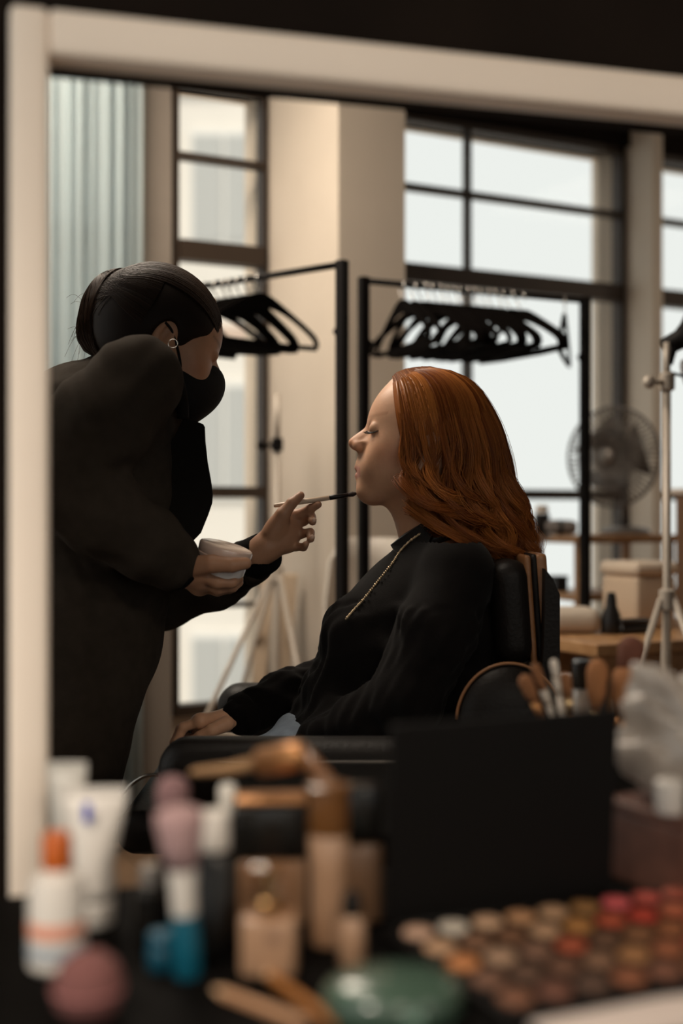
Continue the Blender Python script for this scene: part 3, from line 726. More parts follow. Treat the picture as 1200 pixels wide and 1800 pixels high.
def strands(S, depth_lo, depth_hi, wave, rad, clumps, seed, umin=0., umax=12.):
    r = np.random.default_rng(seed); u = r.uniform(umin, umax, S); cl = (np.floor(u*clumps)+.5)/clumps
    v = np.linspace(0, 1, MV); conv = np.clip(v*1.35-.1, 0, .86)
    uu = u[:, None]*(1-conv)[None, :]+cl[:, None]*conv[None, :]
    i = np.clip(np.floor(uu).astype(int), 0, 11); fr = np.clip(uu-i, 0, 1); fr = fr[:, :, None]
    j = np.arange(MV)[None, :].repeat(S, 0)
    p = G[i, j]*(1-fr)+G[i+1, j]*fr                                 # px, px, mm
    dep = r.uniform(depth_lo, depth_hi, S)[:, None]*np.clip(.15+v*1.5, 0, 1)[None, :]
    cen = np.array([770., 790., 0.]); cx = 765+np.clip((p[:, :, 1]-780)/200, 0, 1)*55
    p[:, :, 0] += (cx-p[:, :, 0])*dep*.8; p[:, :, 2] *= (1-dep); p[:, :, 1] += (780-p[:, :, 1])*dep*.5*(p[:, :, 1] < 760)
    rc = np.random.default_rng(99); ph_c = 2.2+np.cumsum(rc.normal(0, .42, 4000)); am_c = rc.uniform(.55, 1.35, 4000); ki = (cl*clumps).astype(int)
    ph = ph_c[ki]+r.normal(0, .25, S); am = wave*am_c[ki]*np.where(r.random(S) < .05, 1.4, 1)*(1-.62*np.exp(-((u-6)/2.2)**2))*np.where((u < .8) | (u > 11.2), .55, 1)*np.where((u > .8) & (u < 4), 1.3, 1)
    w = am[:, None]*np.clip((v-.26)/.45, 0, 1)[None, :]**1.3; arg = 2*np.pi*(v[None, :]*(2.5+.35*np.random.default_rng(55).normal(0, 1, 4000)[ki])[:, None])+ph[:, None]
    p[:, :, 0] += w*np.sin(arg); p[:, :, 2] += np.sign(p[:, :, 2]+.1)*w*.7*np.cos(arg); p[:, :, 1] += .25*w*np.sin(2*arg+1)
    lift = np.random.default_rng(77).normal(0, 5.5, 4000)[ki]; p[:, :, 2] += np.sign(p[:, :, 2]+.1)*lift[:, None]*np.clip(v*1.6-.3, 0, 1)[None, :]; p[:, :, 0] += .5*lift[:, None]*np.clip(v*1.6-.5, 0, 1)[None, :]
    jit = r.normal(0, 1.6, (S, 3)); p += jit[:, None, :]*np.clip(v*2, .2, 1)[None, :, None]
    ln = (.84+.2*np.random.default_rng(31).random(4000))[ki]*r.uniform(.95, 1.02, S); k = np.clip(v[None, :]*ln[:, None]*(MV-1), 0, MV-1.001); k0 = k.astype(int); kf = (k-k0)[:, :, None]
    p = np.take_along_axis(p, k0[:, :, None].repeat(3, 2), 1)*(1-kf)+np.take_along_axis(p, (k0+1)[:, :, None].repeat(3, 2), 1)*kf
    # keep every strand outside the skull
    q = (p-np.array([757., 750., 0.]))/np.array([105., 96., 79.]); n_ = np.linalg.norm(q, axis=2, keepdims=True)
    tgt = 1.0+.05*(1-np.clip(dep/.3, 0, 1))[:, :, None]+r.uniform(-.012, .012, S)[:, None, None]
    p = np.where(n_ < tgt, np.array([757., 750., 0.])+q/np.maximum(n_, .3)*tgt*np.array([105., 96., 79.]), p)
    d = DW-p[:, :, 2]/1000
    X = np.stack([(p[:, :, 0]-600)/FPX*d, d, CAMZ+(900-p[:, :, 1])/FPX*d], -1)
    tap = (1-.75*v**3)*np.clip(.5+v*6, 0, 1); R = rad*r.uniform(.6, 1.3, S)[:, None]*tap[None, :]
    c0 = np.array((.19, .045, .010)); c1 = np.array((.68, .24, .055)); t = np.clip(.62*rc.random(4000)[ki]+.38*r.random(S), 0, 1)[:, None]**1.3
    return X, R, c0*(1-t)+c1*t
allX, allR, allC = [], [], []
for args in ((1500, .22, .60, 8, .0040, 3, 1), (2000, .06, .28, 24, .0015, 3, 2), (4300, 0., .13, 28, .0008, 3, 3), (1700, -.03, .03, 29, .0006, 3, 4), (420, -.07, -.01, 30, .00035, 4, 5)):
    X, R, c = strands(*args); V, Q = tubes_np(X, R, 3); allX.append((V, Q)); allC.append(np.repeat(c, MV*3, 0))
V, Q = join_np(allX)
m_red = mat('red_hair', (.4, .12, .03), .36, attr='Col', translucent=.22, spec=.45)
np_mesh('hair', V, Q, m_red, wom, True, np.concatenate(allC))
# ------------------------------------------------------------------ makeup artist leaning in from the left
art = thing('person', 'masked makeup artist with dark bun in charcoal blazer, leaning forward with a brush', 'person', (-.45, 2.15, 0))
AS = (.42, .235, .145)
DA = 2.14
# head: the shared head turned to the right, bent down and a little away
HV2, HQ2 = head_mesh(.0026, False)
hc2 = skin_colors(HV2, AS, (.35, .15, .12), (.03, .018, .012))
c0 = np.array([(757-600)/1000, DW, CAMZ+(900-782)/1000])           # between the ears
Vl = HV2-c0; Vl[:, 0] *= -1; HQ2 = HQ2[:, ::-1]                       # now faces +X
HROT = Matrix.Rotation(math.radians(22), 3, 'Z') @ Matrix.Rotation(math.radians(30), 3, 'Y')
HC = P(268, 598, DA); HS = .98
def HX(fx, up, lat):                                                 # head space: forward, up, towards camera (mm)
    return HC + HROT@Vector((fx/1000*HS, -lat/1000*HS, up/1000*HS))
HV2 = Vl@np.array(HROT).T*HS+np.array(HC)
# skin body under the clothes + hands
f = Field((-.62, 1.85, .0), (-.05, 2.5, 1.44), .010)
f.chain([(HX(-10, -40, 0), .05), (P(250, 690, 2.17), .055)], .03)
f.ell(P(215, 730, 2.17), (.08, .16, .07), .03).ell(P(180, 860, 2.17), (.10, .14, .12), .05).ell(P(130, 1060, 2.2), (.10, .14, .14), .05).ell(P(75, 1250, 2.2), (.11, .15, .13), .05)
f.chain([(P(235, 672, 1.99), .05), (P(97, 848, 1.94), .042), (P(312, 994, 2.02), .028)], .02)
f.chain([(P(275, 720, 2.33), .05), (P(285, 1050, 2.4), .042), (P(462, 972, 2.24), .026)], .02)
for q in (-1, 1): f.chain([(P(80, 1330, 2.2+q*.09), .08), (P(75, 1650, 2.2+q*.09), .06), (P(60, 1920, 2.2+q*.09), .045)], .03)
BV, BQ = f.mesh(1)
# left hand with the brush: palm towards us, thumb on top
def B(x, y, l=0.): return P(x, y, 2.215-l)
wr = B(468, 962, .0)
mcs = [B(503, 907, -.014), B(511, 923, -.016), B(512, 940, -.014), B(506, 957, -.008)]
dgs = [[(mcs[0], .0105), (B(528, 903, -.006), .0088), (B(546, 894, .006), .0080), (B(559, 887, .012), .0068)],
       [(mcs[1], .0105), (B(533, 916, -.014), .0088), (B(547, 909, .004), .0080), (B(549, 917, .018), .0072)],
       [(mcs[2], .0100), (B(530, 938, -.012), .0085), (B(545, 936, .006), .0077), (B(546, 947, .018), .0070)],
       [(mcs[3], .0095), (B(520, 961, -.004), .0078), (B(533, 962, .008), .0070), (B(537, 957, .018), .0062)],
       [(B(478, 938, .012), .016), (B(497, 904, .020), .0125), (B(513, 884, .020), .0095), (B(528, 871, .016), .0075)]]
lo, hi = bounds([wr]+mcs+[p for c in dgs for p, r in c], .03); f = Field(lo, hi, .0022)
hand_field(f, (wr, .030), mcs, dgs, .0130); f.cone(B(450, 975, 0), wr, .026, .0255, .01); f.ell(B(490, 935, .004), (.022, .014, .026), .02)
LV, LQ = f.mesh(1)
# right hand under the jar: thumb along its front, fingers below
def J(x, y, l=0.): return P(x, y, 2.05-l)
wr2 = J(322, 1000, .03)
mcs2 = [J(352, 1008, .035), J(352, 1020, .02), J(352, 1028, .0), J(350, 1030, -.022)]
dgs2 = [[(mcs2[0], .0115), (J(382, 1024, .040), .0100), (J(408, 1024, .030), .0088), (J(420, 1018, .012), .0075)],
        [(mcs2[1], .0115), (J(384, 1034, .020), .0100), (J(408, 1032, .006), .0088), (J(420, 1024, -.012), .0075)],
        [(mcs2[2], .0110), (J(382, 1038, -.004), .0095), (J(404, 1034, -.018), .0085), (J(414, 1026, -.034), .0072)],
        [(mcs2[3], .0100), (J(376, 1036, -.03), .0085), (J(394, 1032, -.042), .0075), (J(404, 1024, -.052), .0065)],
        [(J(336, 996, .045), .018), (J(372, 991, .062), .0145), (J(408, 993, .066), .0120), (J(431, 990, .060), .0100)]]
lo, hi = bounds([wr2]+mcs2+[p for c in dgs2 for p, r in c], .035); f = Field(lo, hi, .0026)
hand_field(f, (wr2, .034), mcs2, dgs2, .0140); f.cone(J(300, 990, .03), wr2, .028, .027, .01)
RV, RQ = f.mesh(1)
V, Q = join_np([(HV2, HQ2), (BV, BQ), (LV, LQ), (RV, RQ)])
cc = np.concatenate([hc2, np.tile(np.array(AS), (len(BV), 1)), np.tile(np.array((.38, .205, .125)), (len(LV)+len(RV), 1))])
ab = np_mesh('body', V, Q, m_skin, art, True, cc)
# nails on the visible finger tips
for c in dgs[1:3]:
    p, r = c[-1]; o = MB(); o.sphere(p+Vector((.003, -.005, .003)), .0045, 8, 6, (1, .5, 1)); o.build('nail', mat('nail_pale', (.6, .4, .3), .3), ab, True)

# face mask: bulging black cup over nose and chin with ear strap
m_mask = mat('black_mask_fabric', (.0055, .0058, .006), .75, var=.15, scale=60, bump=.1, bscale=400, spec=.2)
f = Field(np.array(HX(70, -45, 0))-.13, np.array(HX(70, -45, 0))+.13, .0035); RH = np.array(HROT)
def mell(fx, up, lat, r, k=.02, cut=False): f.ell(HX(fx, up, lat), r, k, RH, cut)
mell(92, -42, 0, (.056, .060, .052)); mell(78, -74, 0, (.054, .056, .040), .03); mell(122, -18, 0, (.030, .028, .036), .03); mell(58, -54, 0, (.045, .066, .040), .03)
V, Q = f.mesh(1); mk = np_mesh('face_mask', V, Q, m_mask, art)
MB().tube(catmull([HX(58, -30, 62), HX(35, -8, 74), HX(10, 12, 80), HX(-8, 18, 84)], 14), .0022, 6).build('ear_strap', m_mask, mk, True)
MB().tube(catmull([HX(50, -78, 56), HX(28, -52, 72), HX(6, -34, 78)], 12), .0022, 6).build('ear_strap', m_mask, mk, True)
# hoop earring
ec = P(304, 604, 2.03)
o = MB(); o.tube([ec+Vector((.0075*math.cos(t), .004*math.sin(t), .0075*math.sin(t))) for t in np.linspace(0, 2*math.pi, 26)], .0007, 6); o.build('hoop_earring', mat('silver', (.75, .72, .66), .2, metal=1.), art, True)

# dark hair gathered in a low bun
m_brown = mat('dark_brown_hair', (.02, .011, .007), .6, attr='Col', spec=.16)
f = Field((-.54, 1.95, 1.10), (-.15, 2.40, 1.54), .004)
f.ell(HX(-4, 34, 0), (.108, .083, .098), .02, RH)
f.ell(HX(-38, 6, 0), (.075, .078, .075), .03, RH)
f.ell(P(192, 556, 2.16), (.047, .052, .062), .012); f.ell(P(207, 513, 2.16), (.038, .042, .034), .015); f.ell(P(172, 588, 2.16), (.031, .042, .034), .02)
# leave the face and ears free
f.ell(HX(92, -4, 0), (.060, .12, .052), .008, RH, True); f.ell(HX(60, -30, 0), (.050, .12, .036), .01, RH, True)
f.ell(HX(4, -8, 84), (.020, .022, .034), .006, RH, True); f.ell(HX(4, -8, -84), (.020, .022, .034), .006, RH, True)
hv, hq = f.mesh(1); hf = f
hl = (hv-np.array(HC))@RH
an = np.arctan2(hl[:, 1], hl[:, 2]+.001); gro = .0012*np.sin(an*46+hl[:, 0]*30)+.0008*np.sin(an*95)
bun = np.exp(-((np.linalg.norm(hv-np.array(P(190, 555, 2.16)), axis=1))/.06)**2)
hcol = np.tile(np.array((.009, .005, .0032)), (len(hv), 1))+bun[:, None]*np.array((.008, .004, .002))
hair = np_mesh('hair', hv, hq, m_brown, art, True, np.clip(hcol, .003, 1))
# combed strands over the crown into the bun and around it
rs = np.random.default_rng(5); S = 2200; t = np.linspace(0, 1, 18)
ph = rs.uniform(-2.0, 2.0, S); pth = np.zeros((S, 18, 3)); bc = P(205, 540, 2.16); st_ = np.where(np.abs(ph) > 1.05, -.35, rs.uniform(.35, 1.0, S)); ho = rs.uniform(-.0004, .0016, S)
for i in range(S):
    o_ = rs.uniform(.995, 1.03); e1_ = .012*rs.standard_normal(); e2_ = .018*rs.standard_normal()
    for j, tt in enumerate(t):
        a = st_[i]-tt*(st_[i]+1.25)
        q = HX(-4+108*o_*math.sin(a), 34+98*o_*math.cos(a)*math.cos(ph[i]), 83*o_*math.sin(ph[i])*math.cos(a*.8))
        w = max(0, (tt-.72)/.28)**1.5
        pth[i, j] = np.array(q)*(1-w)+np.array(bc+Vector((e1_, -.035*math.sin(ph[i]), e2_)))*w
pth = hf.snap(pth, ho[:, None])
V1, Q1 = tubes_np(pth, np.full((S, 18), .0011)*(1-.4*t)[None, :], 3)
S2 = 700; p2 = np.zeros((S2, 18, 3)); ax_ = rs.uniform(0, 6.28, S2); rr = rs.uniform(.97, 1.05, S2)
for i in range(S2):
    tw = rs.uniform(-.5, .5)
    for j, tt in enumerate(t):
        a = -1.3+2.9*tt; b = ax_[i]+tw*tt
        p2[i, j] = np.array(P(190, 555, 2.16)+Vector((.052*rr[i]*math.cos(a)*math.cos(b)-.012*math.sin(a), -.054*rr[i]*math.cos(a)*math.sin(b), .067*rr[i]*math.sin(a))))
p2 = hf.snap(p2, rs.uniform(0, .004, S2)[:, None])
V2, Q2 = tubes_np(p2, np.full((S2, 18), .0011), 3)
S3 = 40; p3 = np.zeros((S3, 18, 3))
for i in range(S3):
    if i % 2: s0 = P(rs.uniform(142, 160), rs.uniform(510, 600), 2.13); dv = Vector((rs.uniform(-.03, -.005), 0, rs.uniform(-.05, .01)))
    else: s0 = P(rs.uniform(215, 280), 500, 2.13); dv = Vector((rs.uniform(.0, .05), 0, rs.uniform(-.002, .014)))
    for j, tt in enumerate(t): p3[i, j] = np.array(s0+dv*tt+Vector((0, 0, .008*math.sin(3*tt))))
V3, Q3 = tubes_np(p3, np.full((S3, 18), .00028), 3)
V, Q = join_np([(V1, Q1), (V2, Q2), (V3, Q3)])
sc_ = np.repeat(np.concatenate([rs.uniform(.5, 1.3, S), rs.uniform(.9, 2.6, S2), rs.uniform(2, 3, S3)]), 18*3)[:, None]*np.array((.022, .0125, .008))
st = np_mesh('hair_strands', V, Q, m_brown, hair, True, sc_); st['kind'] = 'stuff'

# charcoal blazer
m_blz = mat('charcoal_wool', (.034, .027, .021), .95, var=.15, scale=40, bump=.12, bscale=500, sheen=.0, spec=.04)
f = Field((-.66, 1.80, .42), (-.05, 2.56, 1.46), .006)
f.ell(P(215, 735, 2.17), (.105, .20, .10), .04); f.ell(P(150, 730, 2.2), (.12, .18, .085), .05)
f.ell(P(215, 850, 2.17), (.115, .165, .14), .06); f.ell(P(172, 960, 2.17), (.135, .17, .15), .06)
f.ell(P(150, 1110, 2.18), (.135, .175, .16), .06); f.ell(P(90, 1290, 2.19), (.135, .185, .17), .06)
f.cone(P(150, 1230, 2.1), P(95, 1372, 2.1), .085, .105, .05); f.cone(P(150, 1230, 2.28), P(95, 1372, 2.28), .085, .105, .05)
f.chain([(P(241, 668, 1.985), .073), (P(170, 752, 1.95), .075), (P(97, 846, 1.93), .067), (P(180, 905, 1.95), .060), (P(262, 957, 1.985), .054), (P(302, 985, 2.01), .046)], .034)
f.chain([(P(285, 715, 2.33), .062), (P(280, 900, 2.4), .06), (P(285, 1052, 2.4), .056), (P(380, 1020, 2.33), .049), (P(440, 988, 2.26), .043)], .03)
f.cone(P(262, 640, 2.15), P(230, 690, 2.17), .062, .075, .03)
def wr_a(x, y, z):
    s_ = .0014*np.sin(55*x+70*z+5*np.sin(25*y))+.0014*np.sin(110*(x*.6+z*.8)+6*np.sin(31*x))+.0014*np.sin(45*(z-x)+3*np.sin(20*y+1))
    return s_*np.clip((z-.85)/.1, 0, 1)
f.wrinkle(wr_a)
V, Q = f.mesh(2); bz = np_mesh('blazer', V, Q, m_blz, art)
m_cuff = mat('black_cuff_knit', (.004, .0035, .0035), .9, bump=.15, bscale=300, spec=.1)
for a, b, ra, rb in ((P(286, 976, 2.0), P(324, 1003, 2.03), .044, .040), (P(410, 1004, 2.285), P(468, 970, 2.225), .044, .0375)):
    ax = (b-a).normalized(); o = MB(); o.tube([a, a+ax*.004, b-ax*.004, b, b-ax*.004, b-ax*.02], [ra*.9, ra, rb, rb*.97, rb*.9, rb*.85], 28, False); o.build('cuff', m_cuff, art, True)
# lapels standing away from the chest, and collar roll
m_lap = mat('black_lapel', (.008, .0066, .0055), .9, spec=.12)
o = MB(); o.prism([P(322, 735, 2.08), P(340, 739, 2.08), P(356, 745, 2.08), P(359, 750, 2.08), P(360, 775, 2.08), P(364, 812, 2.08), P(370, 845, 2.08), P(373, 868, 2.08), P(372, 884, 2.08), P(365, 905, 2.08), P(352, 937, 2.08), P(300, 990, 2.08), P(270, 900, 2.08), P(290, 800, 2.08)], (0, .010, 0)); o.build('lapel', m_lap, bz)
o = MB(); o.prism([P(322, 745, 2.20), P(352, 756, 2.20), P(360, 835, 2.20), P(364, 878, 2.20), P(346, 935, 2.20), P(296, 985, 2.20), P(280, 800, 2.20)], (0, .010, 0)); o.build('lapel', m_lap, bz)
o = MB(); o.tube(catmull([P(322, 735, 2.08), P(318, 690, 2.07), P(300, 640, 2.08), P(262, 612, 2.12), P(215, 612, 2.17)], 24), [.010]*24, 10); o.build('collar', m_lap, bz, True)
# trousers and shoes (below the picture)
m_tr = mat('black_trousers', (.006, .005, .005), .9)
for q in (-1, 1):
    o = MB(); o.tube([P(85, 1330, 2.2+q*.09), P(75, 1600, 2.2+q*.09), P(60, 1900, 2.2+q*.09)], [.10, .085, .075], 16); o.build('trouser_leg', m_tr, art, True)
    c = P(60, 1900, 2.2+q*.09); o = MB(); o.box((c.x+.05, c.y, .04), (.25, .09, .08), None, .03); o.build('shoe', m_tr, art, True)

# brush in her hand
br = thing('lip_brush', 'slim makeup brush with pale handle touching the chin of the red-haired person', 'brush', tuple(B(530, 880, .01)))
e0, e1, e2, e3 = P(481, 889, 2.207), P(579, 875, 2.203), P(612, 870, 2.2), P(628.5, 867, 2.199)
o = MB(); v = e1-e0; o.tube([e0, e0+v*.03, e0+v*.5, e1], [.0025, .0036, .0048, .0042], 12); o.build('handle', mat('pale_wood_handle', (.62, .48, .36), .35), br, True)
o = MB(); o.tube([e1, e1+(e2-e1)*.05, e2], [.0042, .0045, .0036], 12); o.build('ferrule', mat('black_ferrule', (.012, .01, .01), .3, metal=.4), br, True)
o = MB(); o.tube([e2, e2+(e3-e2)*.5, e3], [.0036, .0046, .0012], 12); o.build('bristles', mat('dark_bristle', (.03, .016, .012), .8), br, True)
# jar in the other hand
jr = thing('powder_jar', 'round pale pink powder jar held by the makeup artist', 'jar', tuple(J(392, 980)))
jc = J(391, 986, .008); RJ = (Matrix.Rotation(math.radians(16), 4, 'Y') @ Matrix.Rotation(math.radians(6), 4, 'X')); MJ = Matrix.Translation(jc) @ RJ
m_jar = mat('pale_pink_plastic', (.62, .47, .40), .22, var=.12, scale=14, stretch=(1, 1, 14), coat=.4)
o = MB(); o.lathe([(.036, -.026), (.039, -.024), (.0405, -.004), (.0405, .0)], 36, MJ); o.build('pot', mat('white_porcelain', (.80, .76, .74), .2, coat=.3), jr, 'auto')
o = MB(); o.lathe([(.043, .001), (.0445, .003), (.0445, .009), (.0435, .010), (.0440, .011), (.0445, .0225), (.043, .0255), (.038, .027)], 36, MJ); o.build('lid', m_jar, jr, 'auto')
# ------------------------------------------------------------------ garment racks with hangers
m_black = mat('black_metal', (.006, .0045, .004), .55, var=.15, scale=10, spec=.15)
m_velvet = mat('black_velvet', (.004, .003, .0026), .9, spec=.03)
RH_ = 1.756
def rack(label, a, b):
    a = Vector((a.x, a.y, 0)); b = Vector((b.x, b.y, 0)); u = (b-a).normalized(); n = Vector((-u.y, u.x, 0)); rz = Matrix.Rotation(math.atan2(u.y, u.x), 3, 'Z')
    r = thing('garment_rack', label, 'garment rack', (a+b)/2, 'garment racks')
    for p in (a, b):
        o = MB(); o.box(p+Vector((0, 0, RH_/2+.03)), (.028, .028, RH_-.06), rz, .003); o.build('post', m_black, r)
        o = MB(); o.box(p+Vector((0, 0, .05)), (.03, .44, .03), rz, .004); o.build('foot_bar', m_black, r)
        for q in (-1, 1):
            o = MB(); o.lathe([(.016, -.009), (.02, -.006), (.02, .006), (.016, .009)], 14, Matrix.Translation(p+n*q*.19+Vector((0, 0, .02))) @ rz.to_4x4() @ Matrix.Rotation(math.pi/2, 4, 'Y')); o.build('caster', m_black, r)
    o = MB(); o.tube([a+Vector((0, 0, RH_-.011)), b+Vector((0, 0, RH_-.011))], .0095, 10); o.build('top_rail', m_black, r, True)
    o = MB(); o.tube([a+Vector((0, 0, .12)), b+Vector((0, 0, .12))], .009, 8); o.build('lower_rail', m_black, r, True)
    for p in (a, b):
        o = MB(); o.sphere(p+Vector((0, 0, RH_-.19))+u*(.018 if p is a else -.018), .011, 10, 6); o.build('wing_screw', m_black, r, True)
    return u
A0, A1 = P(601, 900, 3.36), P(190, 900, 3.95)
uA = rack('black clothes rack with slanted rail behind the makeup artist', A0, A1)
B0, B1 = P(639, 900, 3.60), P(1028, 900, 3.94)
uB = rack('black clothes rack standing before the wide window', B0, B1)
# one hanger: arms, trouser bar, hook; rotated about the rail
def make_hanger(label, group):
    r = thing('clothes_hanger', label, 'hanger', (0, 0, 0), group); UP = .026
    def sec(path, w, t):
        o = MB(); m_ = len(path); vs = []
        for i, p in enumerate(path):
            p = Vector(p); d = (Vector(path[min(i+1, m_-1)])-Vector(path[max(i-1, 0)])).normalized(); nn = Vector((-d.z, 0, d.x))
            for sx, sy in ((1, 1), (1, -1), (-1, -1), (-1, 1)): vs.append(p+nn*w[i]*sx+Vector((0, t*sy, 0)))
        fs = [(i*4+k, i*4+(k+1) % 4, i*4+4+(k+1) % 4, i*4+4+k) for i in range(m_-1) for k in range(4)]+[(3, 2, 1, 0), tuple(range((m_-1)*4, m_*4))]
        return o.add(vs, fs)
    arms = [(p[0], p[1], p[2]+UP) for p in catmull([(-.215, 0, -.205), (-.208, 0, -.18), (-.15, 0, -.143), (-.07, 0, -.105), (0, 0, -.088), (.07, 0, -.105), (.15, 0, -.143), (.208, 0, -.18), (.215, 0, -.205)], 25)]
    sec(arms, [.007+.012*math.exp(-(p[0]/.07)**2) for p in arms], .0045).build('shoulder_arms', m_velvet, r, 'auto')
    sec([(-.215, 0, -.208+UP), (-.1, 0, -.212+UP), (.1, 0, -.212+UP), (.215, 0, -.208+UP)], [.007]*4, .0045).build('trouser_bar', m_velvet, r, 'auto')
    o = MB(); o.tube([(0, 0, -.085+UP), (0, 0, -.045), (.006, 0, -.034)]+[(.0195*math.cos(t)+.0, 0, -.0085+.0195*math.sin(t)) for t in np.linspace(-.9, 3.6, 14)], .002, 6); o.build('hook', m_chrome, r, True)
    return r
hA = make_hanger('black velvet clothes hanger on the rack behind the makeup artist', 'hangers on the slanted rail')
aA = math.atan2(uA.y, uA.x)
tA = [.31, .36, .395, .43, .455, .49, .54, .60]
def along(a, b, t, z): return Vector((a.x+(b.x-a.x)*t, a.y+(b.y-a.y)*t, z))
ZR = RH_-.0125
rg = random.Random(3)
for i, t in enumerate(tA):
    loc = along(A0, A1, t, ZR); rz = aA+math.pi/2+rg.uniform(-.22, .22)
    if i == 0: hA.location = loc; hA.rotation_euler = (0, 0, rz)
    else: dup(hA, loc, rz)
hB = make_hanger('black velvet clothes hanger bunched on the rack before the wide window', 'hangers bunched before the wide window'); aB = math.atan2(uB.y, uB.x)
tB = [.16, .21, .25, .28, .315, .345, .375, .405, .435, .465, .495, .53, .56, .60, .64, .69]
for i, t in enumerate(tB):
    loc = along(B0, B1, t, ZR); rz = aB+math.pi/2+rg.uniform(-.3, .3)
    if i == 0: hB.location = loc; hB.rotation_euler = (0, 0, rz)
    else: dup(hB, loc, rz)
hC = dup(hB, along(B0, B1, .90, ZR), aB+math.pi/2-.7, 'single black hanger apart from the bunch, next to the right rack post')

# ------------------------------------------------------------------ light stands
m_silver = mat('satin_silver_tube', (.50, .43, .36), .4, metal=.1)
def light_stand(label, base, pole_h, leg_top, spread, rots, material, knob_z, r0=.011, km=None):
    km = km or m_black
    r = thing('light_stand', label, 'light stand', base, 'light stands'); b = Vector(base)
    o = MB(); o.tube([b+Vector((0, 0, .06)), b+Vector((0, 0, knob_z))], r0, 10); o.build('lower_pole', material, r, True)
    o = MB(); o.tube([b+Vector((0, 0, knob_z)), b+Vector((0, 0, pole_h))], r0*.88, 10); o.build('upper_pole', material, r, True)
    o = MB(); o.lathe([(.014, 0), (.019, .004), (.019, .04), (.014, .045)], 16, Matrix.Translation(b+Vector((0, 0, knob_z-.02)))); o.build('collar', km, r, 'auto')
    o = MB(); o.tube([b+Vector((-.012, -.01, knob_z)), b+Vector((-.045, -.02, knob_z))], [.006, .006], 8); o.sphere(b+Vector((-.05, -.022, knob_z)), .017, 10, 6); o.build('clamp_knob', km, r, True)
    o = MB(); o.lathe([(.013, 0), (.02, .004), (.02, .05), (.013, .055)], 16, Matrix.Translation(b+Vector((0, 0, leg_top-.03)))); o.build('leg_hub', material, r, 'auto')
    for a in rots:
        d = Vector((math.cos(a), math.sin(a), 0)); top = b+Vector((0, 0, leg_top))+d*.018; mid = b+d*spread*.52+Vector((0, 0, leg_top*.47)); ft = b+d*spread+Vector((0, 0, .012))
        l = MB().tube([top, ft], .0085, 8).build('leg', material, r, True)
        MB().tube([mid, b+Vector((0, 0, leg_top*.30))+d*.015], .006, 6).build('brace', material, l, True)
        MB().sphere(ft, .012, 8, 6).build('rubber_foot', m_black, l, True)
    return r
pA = P(487, 900, 4.05)
light_stand('silver light stand against the broad pillar, behind the brush hand', (pA.x, pA.y, 0), 1.46, .88, .42, (3.35, 5.2, 2.25), m_silver, 1.295)
pB = P(1172, 900, 3.1)
sB = light_stand('pale light stand with black lamp head at the right edge', (pB.x, pB.y, 0), 1.50, .865, .34, (3.5, 5.6, 1.4), m_silver, 1.40, .0100, m_silver)
o = MB(); hd = P(1207, 590, 3.1); RL = Matrix.Rotation(math.radians(62), 4, 'Y') @ Matrix.Rotation(math.radians(20), 4, 'X')
o.lathe([(.018, -.065), (.023, -.06), (.025, -.02), (.035, .0), (.072, .045), (.074, .047), (.070, .045), (.035, .004)], 28, Matrix.Translation(hd) @ RL); o.build('lamp_head', m_black, sB, 'auto')
o = MB(); o.tube([P(1176, 640, 3.1), P(1184, 612, 3.1), P(1192, 600, 3.1)], .009, 8); o.build('tilt_bracket', m_black, sB, True)
o = MB(); o.lathe([(.05, -.004), (.052, 0), (.05, .004)], 24, Matrix.Translation(P(1212, 665, 3.14)) @ Matrix.Rotation(math.radians(70), 4, 'Y')); o.build('filter_disc', mat('blue_grey_gel', (.10, .10, .13), .2), sB, 'auto')
o = MB(); o.tube([P(1176, 655, 3.1), P(1205, 662, 3.13)], .004, 6); o.build('filter_arm', m_black, sB, True)

# ------------------------------------------------------------------ wooden desk, shelf unit, fan and things beside the window
m_wood = wood('honey_wood', (.30, .15, .06), (.46, .26, .12), .4, (10, 1, 10))
m_wood2 = wood('brown_wood', (.20, .095, .04), (.32, .165, .075), .45, (8, 8, 1))
def yaw_box(mb, c, size, bev=.004): return mb.box(c, size, Matrix.Rotation(WROT, 3, 'Z'), bev)
DKZ = .745
dk = thing('wooden_desk', 'honey coloured wooden desk behind the salon chair', 'desk', (P(1100, 900, 3.55).x, 3.55, 0))
o = MB(); c = P(1125, 900, 3.55); yaw_box(o, (c.x, c.y, DKZ-.016), (.72, .52, .032)); o.build('desktop', m_wood, dk)
RW = Matrix.Rotation(WROT, 3, 'Z')
for qx in (-1, 1):
    for qy in (-1, 1):
        p = Vector((c.x, c.y, 0))+RW@Vector((qx*.32, qy*.22, 0)); o = MB(); yaw_box(o, (p.x, p.y, (DKZ-.032)/2), (.045, .045, DKZ-.032)); o.build('leg', m_wood, dk)
for qy in (-1, 1):
    p = Vector((c.x, c.y, 0))+RW@Vector((0, qy*.22, 0)); o = MB(); yaw_box(o, (p.x, p.y, DKZ-.09), (.60, .02, .11)); o.build('apron', m_wood, dk)
# shelf unit between desk and window
su = thing('shelf_unit', 'light wooden shelf unit before the window carrying the fan', 'shelf', (P(1050, 900, 4.55).x, 4.55, 0))
cS = P(1060, 900, 4.5)
for z, w, dd in ((1.0, .46, .30), (.80, .44, .28), (.50, .44, .28)):
    o = MB(); yaw_box(o, (cS.x, cS.y, z-.014), (w, dd, .028)); o.build('shelf_board', m_wood, su)
for qx in (-1, 1):
    for qy in (-1, 1):
        p = Vector((cS.x, cS.y, 0))+RW@Vector((qx*.20, qy*.12, 0)); o = MB(); yaw_box(o, (p.x, p.y, .49), (.028, .028, .98)); o.build('upright', m_wood, su)
